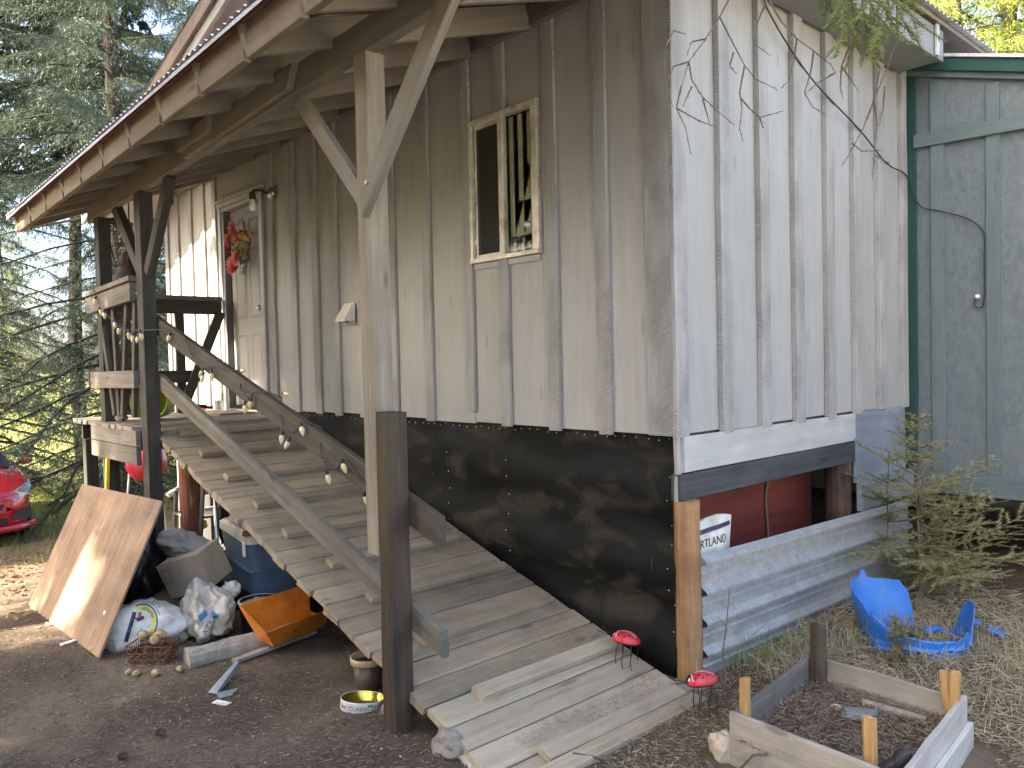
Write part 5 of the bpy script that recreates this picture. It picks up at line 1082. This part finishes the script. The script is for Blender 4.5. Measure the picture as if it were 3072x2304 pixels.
def cone_pts(c, r_, L, ax):
    mb = MB(); A = Vector(ax).normalized(); B = A.orthogonal().normalized(); D = A.cross(B)
    for k in range(26):
        h = k/26; rr = r_*math.sin(math.pi*min(.98, .12+.86*h))**.8; a = k*2.4; d = B*math.cos(a)+D*math.sin(a); p = Vector(c)+A*(h-.5)*L; s = A.cross(d)
        mb.add([p+d*rr*.3+s*.006, p+d*rr*.3-s*.006, p+d*rr*1.1+A*.006-s*.004, p+d*rr*1.1+A*.006+s*.004, p+d*rr*.4-A*.005], [[0, 1, 2, 3], [4, 0, 3], [4, 2, 1], [4, 3, 2]])
    mb.tube([Vector(c)-A*L*.45, Vector(c)+A*L*.45], r_*.45, 5); return mb
for k in range(14):
    q = M @ Vector((random.uniform(-.09, .09), random.uniform(-.05, .05), .045+random.uniform(0, .075)))
    tag(cone_pts(q, .019, .05, (random.gauss(0, 1), random.gauss(0, 1), random.gauss(0, .5))).go('pine_cone', 'cone_brown'), 'brown pine cone heaped in the wire basket', 'pine cone', 'cones in the basket')
for k, (x, y, z, s_, lb, gp_) in enumerate(((-2.33, -1.86, .135, 1., 'tan gourd lying on the heap in the wire basket', 1), (-2.24, -1.80, .145, 1.1, 'tan gourd lying on the heap in the wire basket', 1), (-2.19, -1.84, .14, 1.05, 'tan gourd lying on the heap in the wire basket', 1), (-2.62, -2.05, .02, .8, 'small tan gourd alone on the dirt before the white sack', 0), (-2.10, -1.97, .015, .7, 'knobbly tan nut on the dirt against the wire basket', 2), (-2.02, -1.90, .015, .75, 'knobbly tan nut on the dirt against the wire basket', 2), (-2.16, -1.99, .012, .6, 'knobbly tan nut on the dirt against the wire basket', 2), (-2.0, -1.78, .015, .7, 'knobbly tan nut on the dirt against the wire basket', 2))):
    o = tag(blob('gourd', 'gourd', None, T(x, y, gz(x, y)+z) @ Matrix.Rotation(k*1.3, 4, 'Z'), (.036*s_, .026*s_, .025*s_), k, .15, 1.5, 0, 1, 3), lb, 'gourd')
    if gp_: o['group'] = 'gourds in the basket' if gp_ == 1 else 'nuts by the basket'
for (x, y) in ((-1.28, -2.12), (-3.6, -2.55), (-1.2, -2.30), (1.62, .05)):
    tag(cone_pts((x, y, gz(x, y)+.018), .02, .05, (1, .6, .1)).go('pine_cone', 'cone_brown'), 'single brown pine cone lying on the bare ground', 'pine cone', 'cones on the ground')
# white bucket, chair, spirit level, tools deeper under the porch
def bucket(label, p, r_, h, mat, tilt=0., rot=0.):
    t = thing('bucket', label, 'bucket', p); M = T(*p) @ Matrix.Rotation(rot, 4, 'Z') @ Matrix.Rotation(tilt, 4, 'Y'); MB().lathe([(.0001, 0), (r_*.85, 0), (r_*.87, .01), (r_, h*.93), (r_*1.05, h*.94), (r_*1.05, h), (r_*.96, h), (r_*.82, .01), (.0001, .01)], 22).go('bucket_wall', mat, t, M, smooth=True); MB().lathe([(r_*.99, h*.80), (r_*1.04, h*.81), (r_*1.04, h*.84), (r_*.99, h*.85)], 22).go('rib', mat, t, M, smooth=True)
bucket('white plastic bucket standing behind the plywood sheet', (-4.15, -1.15, gz(-4.1, -1.1)), .14, .36, 'white_plastic'); bucket('yellow green pot lying on its side on the porch deck', (-4.74, -.92, 1.36), .15, .26, 'green_pot', -1.5, 2.45); bucket('small white bowl on the ground behind the log prop', (-4.3, -.75, gz(-4.3, -.8)), .10, .07, 'cream_plastic'); bucket('cream plastic flower pot near the foot of the log prop', (-3.75, -.95, gz(-3.7, -.9)), .075, .11, 'cream_plastic')
ch = thing('plastic_chair', 'pale grey moulded plastic garden chair under the porch deck', 'chair', (-5.1, -.35, gz(-5, -.3))); cx, cy, cz = -5.15, -.4, gz(-5.1, -.4)
for (dx, dy) in ((-.22, -.2), (.22, -.2), (-.22, .2), (.22, .2)): plank('leg', (cx+dx*1.15, cy+dy*1.15, cz), (cx+dx, cy+dy, cz+(.62 if dy < 0 or 1 else .4)), .06, .02, (dx, dy, 0), 'cloth_grey', ch)
plank('seat', (cx-.24, cy, cz+.41), (cx+.24, cy, cz+.41), .46, .02, (0, 0, 1), 'cloth_grey', ch)
for dx in (-.25, .25): MB().tube([(cx+dx, cy-.27, cz+.58), (cx+dx, cy-.15, cz+.645), (cx+dx, cy+.1, cz+.66), (cx+dx, cy+.24, cz+.64)], .026, 8).go('armrest', 'white_plastic', ch, smooth=True)
for k in range(5): plank('back_slat', (cx-.17+k*.085, cy+.22, cz+.42), (cx-.17+k*.085, cy+.32, cz+.86), .05, .012, (0, 1, 0), 'cloth_grey', ch)
lv = tag(plank('spirit_level', (-3.96, -1.20, .245), (-3.50, -1.04, .49), .055, .022, (0, -1, 0), 'yellow_plastic'), 'yellow spirit level leaning across under the ramp', 'level')
jk = tag(blob('dark_jacket', 'jacket', None, T(-3.50, -.80, .45) @ Matrix.Rotation(.3, 4, 'X'), (.12, .15, .20), 61, .2, 2., .35, 4., 4), 'dark jacket heaped behind the far end of the blue cooler', 'jacket')
plank_h = tag(plank('broom_handle', (-4.42, -1.50, gz(-4.4, -1.5)), (-4.60, -1.40, .93), .028, .028, (0, 1, 0), 'yellow_plastic'), 'yellow green broom handle leaning against the porch deck', 'handle')
kg = thing('kettle_grill', 'dark red kettle grill standing on thin legs beyond the porch deck', 'grill', (-7.75, -.12, gz(-7.7, -.1))); kx, ky, kz0 = -7.75, -.12, gz(-7.7, -.1)
MB().lathe([(.0001, .78), (.12, .80), (.19, .86), (.23, .95), (.235, 1.03), (.23, 1.05), (.21, 1.14), (.15, 1.2), (.08, 1.23), (.0001, 1.24)], 24, T(kx, ky, kz0)).go('bowl_and_lid', 'grill_red', kg, smooth=True)
for k in range(3): MB().tube([(kx+.2*math.cos(k*2.09), ky+.2*math.sin(k*2.09), kz0+.88), (kx+.3*math.cos(k*2.09), ky+.3*math.sin(k*2.09), kz0)], .014, 6).go('leg', 'steel', kg)
rock('deck_stone', 'smooth oval stone lying on the porch deck by the post', (-4.76, -1.24, 1.245), (.075, .045, .032), 33, 'stone', 'stone')
tag(MB().box((-5.42, -.42, 1.216), (-4.7, -.08, 1.228)).go('door_mat', 'cardboard_dark'), 'brown door mat on the deck before the door', 'mat')
bin_ = thing('shoe_tray', 'small white slatted crate on the deck beside the door', 'crate', (-5.3, -.12, 1.215))
for k in range(5): bx('slat', (-5.52+k*.07, -5.47+k*.07), (-.16, -.145), (1.216, 1.32), 'white_board', bin_)
bx('tray', (-5.52, -5.19), (-.144, -.04), (1.216, 1.235), 'white_board', bin_)
for (lb, x, y, s_) in (('tan rock among the leaf litter beyond the chair', -6.3, -.2, .1), ('rusty can lying in the leaf litter behind the far post', -7.6, -.95, .07)):
    rock('litter_rock', lb, (x, y, gz(x, y)+s_*.5), (s_, s_*.8, s_*.7), s_*50, 'stone_tan')
m = MB()
for k in range(60):
    x, y = random.uniform(-4.4, -3.3), random.uniform(-1.1, -.4); c = Vector((x, y, gz(x, y)+.02)); d = Vector((random.gauss(0, 1), random.gauss(0, 1), random.gauss(0, .4))).normalized()*random.uniform(.02, .06); s = d.orthogonal().normalized()*random.uniform(.01, .03); u = d.cross(s).normalized()*.01
    m.add([c-d-s, c+d-s, c+d+s+u, c-d+s+u], [[0, 1, 2, 3]])
kind(m.go('paper_litter', 'label_paper'), 'stuff'); bpy.data.objects['paper_litter']['label'] = 'pale paper and plastic scraps strewn under the porch'; bpy.data.objects['paper_litter']['category'] = 'litter'
# ------------------------------------------------------------------ red car
car = thing('red_car', 'red car parked on the drive with its front towards the porch', 'car', (-12., -1.7, gz(-10.5, -2.)))
cz = gz(-10.9, -1.9); Mcar = T(-10.15, -1.67, cz) @ Matrix.Rotation(R(2), 4, 'Z')
st = [(.0, .50, .30, .50, .60), (-.03, .66, .22, .62, .68), (-.14, .80, .18, .70, .76), (-.34, .875, .18, .80, .86), (-.7, .895, .19, .90, .95), (-1.1, .90, .2, .96, 1.0), (-1.6, .90, .2, .98, 1.0), (-2.6, .90, .2, 1.0, 1.0), (-3.6, .89, .22, 1.02, 1.02), (-4.2, .86, .25, 1.0, 1.02), (-4.42, .74, .35, .9, .95)]
V = []; F = []; K = 13
for (x, hw, zb, zs, zc) in st:
    half = [(0, zb), (hw*.85, zb), (hw*.97, zb+.08), (hw, zb+.22), (hw, (zb+zs)/2+.08), (hw*.98, zs-.05), (hw*.90, zs+.01)]; top = [(hw*.6, zs*.35+zc*.65), (0, zc)]
    side = half+top; ring = side+[(-y, z) for (y, z) in side[-2::-1]][:-1]; K = len(ring)
    V += [(x-.22*(y/.9)**2*(1 if x > -.5 else 0), y, z) for (y, z) in ring]
n = len(st)
for i in range(n-1):
    for k in range(K): F.append([i*K+k, (i+1)*K+k, (i+1)*K+(k+1) % K, i*K+(k+1) % K])
F += [list(range(K)), [(n-1)*K+k for k in range(K)][::-1]]
me = mesh('body', V, F, 'car_red', car, Mcar, True)
G = [(-1.05, .78, .98), (-1.75, .62, 1.40), (-2.9, .60, 1.45), (-3.9, .72, 1.02)]; V = []
for (x, hw, z) in G: V += [(x, -hw, z), (x, hw, z)]
for (x, hw, z) in ((-1.05, .80, .96), (-3.9, .78, .96)): V += [(x, -hw, z), (x, hw, z)]
mesh('windshield', [V[0], V[1], V[3], V[2]], [[0, 1, 2, 3]], 'car_glass', car, Mcar); mesh('rear_window', [V[4], V[5], V[7], V[6]], [[0, 1, 2, 3]], 'car_glass', car, Mcar); mesh('roof', [V[2], V[3], V[5], V[4]], [[0, 1, 2, 3]], 'car_red', car, Mcar)
for s in (-1, 1):
    q = [(x, s*hw, z) for (x, hw, z) in G]; mesh('side_window', q, [[0, 1, 2, 3]], 'car_glass', car, Mcar)
    hl = [(-.20, .36, .61), (-.215, .60, .60), (-.30, .80, .66), (-.50, .882, .74), (-.62, .885, .83), (-.38, .78, .80), (-.17, .55, .70), (-.10, .38, .655)]
    lens = MB(); c = Vector((0, 0, 0)); pts = [Vector((x+.05, s*y, z)) for (x, y, z) in hl]; c = sum(pts, Vector())/len(pts)+Vector((.03, 0, 0)); lens.add(pts+[c], [[i, (i+1) % 8, 8] if s > 0 else [(i+1) % 8, i, 8] for i in range(8)])
    h_ = lens.go('headlight', 'lens', car, Mcar); bx('lamp_divider', (-.30, -.03), (s*.56-.012, s*.56+.012), (.60, .74), 'black_plastic', h_) if False else None
    fg = [(-.10, .52, .36), (-.20, .80, .34), (-.24, .80, .50), (-.16, .62, .46)]; mesh('fog_recess', [(x+.055, s*y, z) for (x, y, z) in fg], [[0, 1, 2, 3] if s > 0 else [3, 2, 1, 0]], 'black_plastic', car, Mcar)
    MB().lathe([(.0001, -.1), (.07, -.08), (.11, -.02), (.11, .03), (.07, .08), (.0001, .1)], 14, Mcar @ T(-1.35, s*1.02, 1.03) @ Matrix.Rotation(R(90), 4, 'X') @ Matrix.Scale(.62, 4, (0, 1, 0))).go('mirror', 'car_red', car, smooth=True)
    MB().tube([Mcar @ Vector((-1.33, s*.86, .97)), Mcar @ Vector((-1.35, s*.98, 1.0))], .025, 6).go('mirror_arm', 'black_plastic', car)
    for x in (-.88, -3.5):
        wl_ = MB().lathe([(.20, -.1), (.30, -.1), (.325, -.07), (.325, .07), (.30, .1), (.20, .1)], 24, Mcar @ T(x, s*.80, .315) @ Matrix.Rotation(R(90), 4, 'X')).go('wheel', 'tyre_rubber', car, smooth=True); MB().lathe([(.0001, -.085*s), (.05, -.09*s), (.16, -.07*s), (.205, -.1*s)], 18, Mcar @ T(x, s*.80, .315) @ Matrix.Rotation(R(90), 4, 'X')).go('rim', 'chrome', wl_)
mesh('grille', [(.012, -.42, .50), (.012, .42, .50), (.0, .46, .58), (.0, -.46, .58)], [[0, 1, 2, 3]], 'black_plastic', car, Mcar); mesh('emblem', [(.03, -.07, .55), (.03, .07, .55), (.03, .05, .585), (.03, -.05, .585)], [[0, 1, 2, 3]], 'chrome', car, Mcar)
MB().tube([Mcar @ Vector((-.25, -.86, .24)), Mcar @ Vector((-.05, -.62, .23)), Mcar @ Vector((.02, 0, .22)), Mcar @ Vector((-.05, .62, .23)), Mcar @ Vector((-.25, .86, .24))], .045, 8).go('bumper_lip', 'car_red', car, smooth=True); mesh('lower_grille', [(.035, -.5, .30), (.035, .5, .30), (.03, .46, .40), (.03, -.46, .40)], [[0, 1, 2, 3]], 'black_plastic', car, Mcar)
# ------------------------------------------------------------------ firs with real needles
def needles_on(P0, P1, n, L, W, flat=None, fwd=.7):
    P0, P1 = np.array(P0), np.array(P1); u = np.linspace(.05, 1, n); P = P0+(P1-P0)*u[:, None]; d = (P1-P0)/np.linalg.norm(P1-P0)
    s = np.cross(d, [0, 0, 1.]); s /= np.linalg.norm(s)+1e-6; up = np.cross(s, d); sg = np.where(np.arange(n) % 2 == 0, 1., -1.)
    D = unit(d*fwd+s*sg[:, None]*rng.uniform(.7, 1.1, (n, 1))+up*rng.normal(.15, .3, (n, 1))); LL = L*rng.uniform(.75, 1.15, n)*(1-.35*u)
    return P, D, LL, np.full(n, W)
def fir(name, label, base, H, nwh, rad, mat, seed, trunk=.012, cat='sapling', nl=.03):
    g = random.Random(seed); t = thing(name, label, cat, base); base = Vector(base); limb = MB(); Ps, Ds, Ls, Ws = [], [], [], []
    limb.tube([base+Vector((.01*math.sin(k), .01*math.cos(k*1.3), H*k/8-.03)) for k in range(9)], [trunk*(1-.09*k) for k in range(9)], 6)
    def tw(a, b, dens=260):
        n = max(6, int((b-a).length*dens)); x = needles_on(a, b, n, nl, .0038); [l.append(v) for l, v in zip((Ps, Ds, Ls, Ws), x)]
    for wv in range(nwh):
        f = (wv+.4)/nwh; h = H*(.06+.9*f); L = rad*(1-f)**.75+.04
        for k in range(g.randint(4, 6)):
            a = g.uniform(0, 6.28); l = L*g.uniform(.4, 1.25); d = Vector((math.cos(a), math.sin(a), .15+.5*f+g.uniform(-.4, .25))).normalized(); p0 = base+Vector((0, 0, h)); P = [p0+d*l*q/4+Vector((0, 0, .06*l*(q/4)**2-(.10 if f < .4 else 0)*l*(q/4))) for q in range(5)]
            limb.tube(P, [.0045*(1-.17*q) for q in range(5)], 4, cap=False)
            for q in range(4): tw(P[q], P[q+1])
            nt_ = max(3, int(l*30))
            for j in range(nt_):
                s_ = (j+.5)/nt_; i0 = min(3, int(s_*4)); p = P[i0].lerp(P[i0+1], s_*4-i0); sd = 1 if j % 2 else -1
                dd = (d*.75+d.cross(Vector((0, 0, 1))).normalized()*sd*g.uniform(.4, 1.1)+Vector((0, 0, g.uniform(-.35, .4)))).normalized(); e = p+dd*l*.42*(1-.6*s_)*g.uniform(.7, 1.2); limb.tube([p, e], [.002, .001], 3, cap=False); tw(p, e, 320)
    X, Fx = blades(np.concatenate(Ps), np.concatenate(Ds), np.concatenate(Ls), np.concatenate(Ws))
    npmesh('crown', X, Fx, mat, t, None); limb.go('trunk', 'twig', t); return t
fir('fir_sapling', 'young olive green fir sapling growing between the metal sheet and the shed', (.40, 2.02, gz(.4, 2.)), 1.29, 13, .74, 'fir_needles_olive', 4)
fir('fir_sapling', 'thin bare-topped fir seedling beside the larger sapling', (.17, 2.12, gz(.1, 2.3)), 1.02, 7, .36, 'fir_needles', 8, .008)
fir('fir_seedling', 'low green fir seedling in front of the blue barrel', (.72, .93, gz(.7, .9)),   .24, 4, .22, 'fir_needles_olive', 12, .006)
# tall fir to the right of the frame carries the bough that hangs into the picture
ft = thing('fir_tree', 'green fir bough with bare dead twigs hanging down before the side wall', 'tree', (3.35, 1.2, 0)); MB().tube([(3.35, 1.2, -.2), (3.33, 1.2, 3.), (3.36, 1.22, 6.), (3.35, 1.2, 9.)], [.17, .15, .11, .03], 10).go('trunk', 'bark', ft, smooth=True)
DB = 2.55; limb = MB(); Ps, Ds, Ls, Ws = [], [], [], []; b_in = S(2560, -330, DB+.1)
limb.tube([(3.33, 1.2, 3.75), (2.7, .7, 3.6), tuple(b_in+Vector((.5, .35, .12))), tuple(b_in)], [.03, .022, .016, .012], 7); gr_ = random.Random(5)
def twig(a, b, dens=420, L=.034):
    n = max(8, int((b-a).length*dens)); x = needles_on(a, b, n, L, .0034); [l.append(v) for l, v in zip((Ps, Ds, Ls, Ws), x)]; limb.tube([a, b], [.0022, .0012], 4, cap=False)
for (x0, y0, x1, y1, n) in ((2520, -150, 2470, 60, 4), (2540, -160, 2560, 110, 5), (2580, -170, 2640, 150, 5), (2600, -160, 2740, 120, 4), (2620, -150, 2700, 40, 4), (2500, -120, 2580, 160, 5), (2560, -100, 2660, 110, 5), (2640, -140, 2680, 90, 4), (2480, -120, 2500, 90, 4), (2530, -120, 2530, 140, 5), (2570, -120, 2610, 165, 5), (2610, -120, 2690, 130, 5), (2660, -130, 2755, 100, 4)):
    a, b = S(x0, y0, DB+gr_.uniform(-.1, .1)), S(x1, y1, DB+gr_.uniform(-.15, .1)); limb.tube([b_in, a], .004, 4, cap=False); twig(a, b)
    for k in range(n):
        p = a.lerp(b, (k+.6)/(n+.4)); sd = 1 if k % 2 else -1; e = p+(b-a)*.22+CR @ Vector((sd*.065*gr_.uniform(.6, 1.2), -.03, gr_.uniform(-.04, .04))); twig(p, e)
X, Fx = blades(np.concatenate(Ps), np.concatenate(Ds), np.concatenate(Ls), np.concatenate(Ws)); npmesh('bough_needles', X, Fx, 'fir_needles', ft); limb.go('bough', 'twig', ft)
dead = MB()
def dtw(pts, d, r0=.0033, k_=1.):
    P = [S(x, y, d+.03*math.sin(i*1.7)) for i, (x, y) in enumerate(pts)]; n = len(P); dead.tube(P, [r0*(1-.7*i/max(1, n-1)) for i in range(n)], 5, cap=False)
    for i in range(n-1):                                     # knobbly spurs
        L = (P[i+1]-P[i]).length
        for q in range(int(L*60*k_)): p = P[i].lerp(P[i+1], random.random()); dead.tube([p, p+Vector((random.gauss(0, 1), random.gauss(0, 1), random.gauss(0, 1))).normalized()*.006], .0016, 3, cap=False)
Z3 = lambda pts: [(2048+x*.463, y*.463) for x, y in pts]
for pts, d in (([(330, -60), (240, 110), (150, 250), (40, 400), (-10, 560)], 2.7), ([(240, 110), (300, 230), (400, 420), (470, 510), (610, 580)], 2.7), ([(400, 430), (370, 600), (385, 700), (370, 830), (390, 920)], 2.7), ([(380, 640), (430, 700), (500, 760), (650, 720)], 2.7), ([(330, 340), (305, 430), (350, 480)], 2.7), ([(500, 760), (520, 830)], 2.7),
    ([(40, 400), (60, 520), (130, 630), (250, 740), (340, 815)], 2.7), ([(60, 560), (0, 690)], 2.7), ([(130, 640), (180, 820)], 2.7), ([(-10, 560), (-40, 700), (20, 830), (50, 990)], 2.7), ([(-40, 700), (100, 780), (220, 825)], 2.7), ([(150, 250), (60, 270), (30, 350)], 2.7), ([(40, 400), (-60, 430), (-110, 560), (-60, 700)], 2.7), ([(-110, 300), (-60, 200), (20, 220)], 2.7),
    ([(560, 0), (640, 140), (740, 250), (850, 330), (960, 420), (990, 470)], 2.6), ([(740, 250), (720, 400), (690, 520), (640, 570)], 2.6), ([(850, 330), (830, 470), (790, 600), (840, 690), (930, 750)], 2.6), ([(990, 470), (870, 540), (790, 610)], 2.6), ([(1080, 300), (1030, 430), (1020, 570), (1040, 640)], 2.6), ([(1220, 350), (1280, 440), (1240, 640), (1170, 830), (1090, 980), (1030, 1080)], 2.6), ([(1390, 220), (1330, 430), (1260, 600), (1200, 770)], 2.6), ([(1240, 640), (1260, 800), (1240, 980), (1230, 1170)], 2.6), ([(1100, 930), (1160, 980), (1300, 975)], 2.6), ([(1240, 1000), (1340, 1060)], 2.6), ([(1310, 560), (1300, 700), (1270, 820)], 2.6), ([(530, 40), (480, 160), (470, 290), (570, 360)], 2.6), ([(1030, 430), (1140, 590)], 2.6)):
    dtw(Z3(pts), d)
for (x, y) in ((330, -60), (560, 0), (1080, 300), (1220, 350), (1390, 220)): dead.tube([S(*Z3([(x, y)])[0], 2.65), S(2048+x*.463, -140, 2.65), b_in], .004, 4, cap=False)
dead.tube([b_in, S(2200, -200, 2.7), S(2150, -80, 2.7), S(2048+330*.463, -28, 2.7)], .006, 5, cap=False)
dead.go('dead_twigs', 'twig', ft)
def spray(p, n, mat): pass
# bare shrub stem by the corner
sh = MB(); b = Vector((.315, -.075, gz(.3, -.1)))
sh.tube([b+Vector(v) for v in ((0, 0, -.02), (-.01, .01, .12), (-.02, .01, .26), (-.005, .02, .38), (.01, .03, .56))], [.006, .005, .004, .003, .0015], 5); sh.tube([b+Vector(v) for v in ((-.015, .01, .27), (.06, .08, .31), (.13, .16, .40))], [.0025, .002, .001], 4); sh.tube([b+Vector(v) for v in ((-.005, .02, .38), (-.03, -.01, .43))], [.002, .001], 4)
sh.tube([b+Vector(v) for v in ((0, 0, 0), (.06, .03, .09), (.17, .13, .13), (.26, .2, .12))], [.003, .0025, .002, .001], 4); tag(sh.go('bare_shrub', 'twig'), 'thin bare shrub stem growing beside the corner post', 'shrub')
for i, (lb, P) in enumerate((('long dark stick lying across the ground at the ramp foot', ((.13, -.93, .03), (.25, -.85, .02), (.40, -.95, .015))), ('bent bare twig leaning on the side of the raised bed', ((.68, -.60, .01), (.74, -.55, .10), (.80, -.55, .12))))): tag(MB().tube([(x, y, gz(x, y)+z) for x, y, z in P], .006, 6).go('stick', 'twig', smooth=True), lb, 'stick')
# ------------------------------------------------------------------ dry grass, litter
def scatter(n, fx, fy, keep): 
    x = rng.uniform(*fx, n); y = rng.uniform(*fy, n); k = keep(x, y); return x[k], y[k]
def onground(x, y): return np.array([gz(a, b) for a, b in zip(x, y)])
def litter(name, n, fx, fy, keep, L, W, mat, label, cat, zf=None, up=.12, zoff=.004):
    x, y = scatter(n, fx, fy, keep); z = (onground(x, y) if zf is None else zf(x, y))+rng.uniform(0, zoff*3, len(x)); m = len(x); a = rng.uniform(0, 2*np.pi, m); D = unit(np.stack([np.cos(a), np.sin(a), rng.normal(up*.4, up, m)], 1))
    X, Fx = blades(np.stack([x, y, z], 1), D, L*rng.uniform(.5, 1.3, m), W*rng.uniform(.7, 1.4, m)); o = kind(npmesh(name, X, Fx, mat), 'stuff'); o['label'] = label; o['category'] = cat; return o
nobed = lambda x, y: ~((x > .50) & (x < 1.37) & (y > -.60) & (y < .34))
notramp = lambda x, y: ~((x < .2) & (x > -4.) & (y > -1.27)) & ~(((x < 0) & (y > 0)))
litter('bark_chips', 2600, (-3.6, 1.2), (-3.0, -.0), lambda x, y: nobed(x, y) & notramp(x, y), .016, .008, 'litter_needles', 'small bark chips and grit scattered over the bare ground', 'litter', None, .25, .004)
litter('needle_litter', 62000, (-3.4, 1.2), (-3.0, -.0), lambda x, y: nobed(x, y) & notramp(x, y) & (rng.random(len(x)) < .35+.65*np.clip((x+2.5)/3, 0, 1)), .032, .0034, 'litter_needles', 'brown fallen needles strewn over the bare ground', 'litter')
litter('needle_litter', 17000, (.10, 2.0), (-.9, 1.5), lambda x, y: nobed(x, y) & (x > .08), .035, .003, 'litter_needles', 'grey brown needles around the raised bed', 'litter', None, .2, .008)
litter('straw', 12000, (.10, 2.0), (-.9, 1.5), lambda x, y: nobed(x, y) & (x > .08), .045, .003, 'dry_grass', 'straw and needles thick around the raised bed', 'litter', None, .3, .012)
litter('needle_litter', 9000, (.56, 1.29), (-.52, .27), lambda x, y: (x < 1.27-.0915*(y+.545)) & (x > .655-.104*(y+.5)), .045, .003, 'litter_needles', 'dark mulch strands in the raised bed', 'mulch', lambda x, y: .092+0*x, .35, .008)
litter('needle_litter', 2600, (-.2, .16), (-1.05, -.08), lambda x, y: (np.abs(x+.055-.02*np.sin(y*9)) < .05+.03*(y > -.35)) , .025, .002, 'litter_needles', 'brown needles swept against the lowest ramp cleat', 'litter', lambda x, y: rampz(x)+.004, .2)
litter('straw', 9000, (.15, 2.2), (.3, 2.6), lambda x, y: ((x-.5)**2+(y-1.3)**2 > .05) & (x > .12), .13, .0035, 'dry_grass', 'matted dry straw around the broken barrel', 'grass', None, .35, .02)
def tufts(name, cents, n, hgt, mat, label, spread=.07):
    Vx = []; Fx = []; c0 = 0
    for (cx, cy) in cents:
        for k in range(n):
            x, y = cx+random.gauss(0, spread), cy+random.gauss(0, spread)
            if x < .11: x = .12
            a = random.uniform(0, 6.28); h = hgt*random.uniform(.45, 1.2); ln = random.uniform(.2, 1.1)*h; w_ = .0022; s = Vector((-math.sin(a), math.cos(a), 0))*w_; d = Vector((math.cos(a), math.sin(a), 0)); b = Vector((x, y, gz(x, y)))
            P = [b, b+d*ln*.2+Vector((0, 0, h*.5)), b+d*ln*.6+Vector((0, 0, h*.85)), b+d*ln+Vector((0, 0, h*(.9 if ln < .6*h else .55)))]
            for i, p in enumerate(P[:-1]): Vx += [p-s*(1-.25*i), p+s*(1-.25*i)]
            Vx.append(P[-1]); Fx += [[c0, c0+1, c0+3, c0+2], [c0+2, c0+3, c0+5, c0+4], [c0+4, c0+5, c0+6]]; c0 += 7
    o = kind(mesh(name, Vx, Fx, mat), 'stuff'); o['label'] = label; o['category'] = 'grass'
c1 = [(.16+random.uniform(0, .35), random.uniform(.25, 1.0)) for k in range(26)]+[(random.uniform(.35, 1.1), random.uniform(.9, 2.0)) for k in range(34)]+[(random.uniform(.9, 1.9), random.uniform(.4, 2.3)) for k in range(40)]
tufts('dry_tufts', c1, 20, .11, 'dry_grass', 'dry bent grass tufts along the metal sheet and barrel')
tufts('green_tufts', [(.2, .55), (.24, .62), (.3, .75), (.2, .45), (.45, 1.0), (.8, 1.6), (.15, .35)], 20, .15, 'green_grass', 'fresh green grass blades coming up by the metal sheet', .045)
x, y = scatter(14000, (-16, -6.5), (-7, 4), lambda x, y: rng.random(len(x)) < np.clip((-x-7.5)/3, 0, 1)); m = len(x); D = unit(np.stack([rng.normal(0, .4, m), rng.normal(0, .4, m), np.ones(m)], 1))
X, Fx = blades(np.stack([x, y, onground(x, y)], 1), D, .16*rng.uniform(.5, 1.3, m), np.full(m, .012)); o = kind(npmesh('meadow_grass', X, Fx, 'green_grass'), 'stuff'); o['label'] = 'sunlit meadow grass beyond the porch'; o['category'] = 'grass'
litter('leaf_litter', 3000, (-9.5, -3.4), (-3.2, 1.2), lambda x, y: ~((x > -4.1) & (y > -1.25)), .06, .03, 'leaf_brown', 'brown leaf litter spread beyond the porch', 'leaves') if 'leaf_brown' in MATS else None
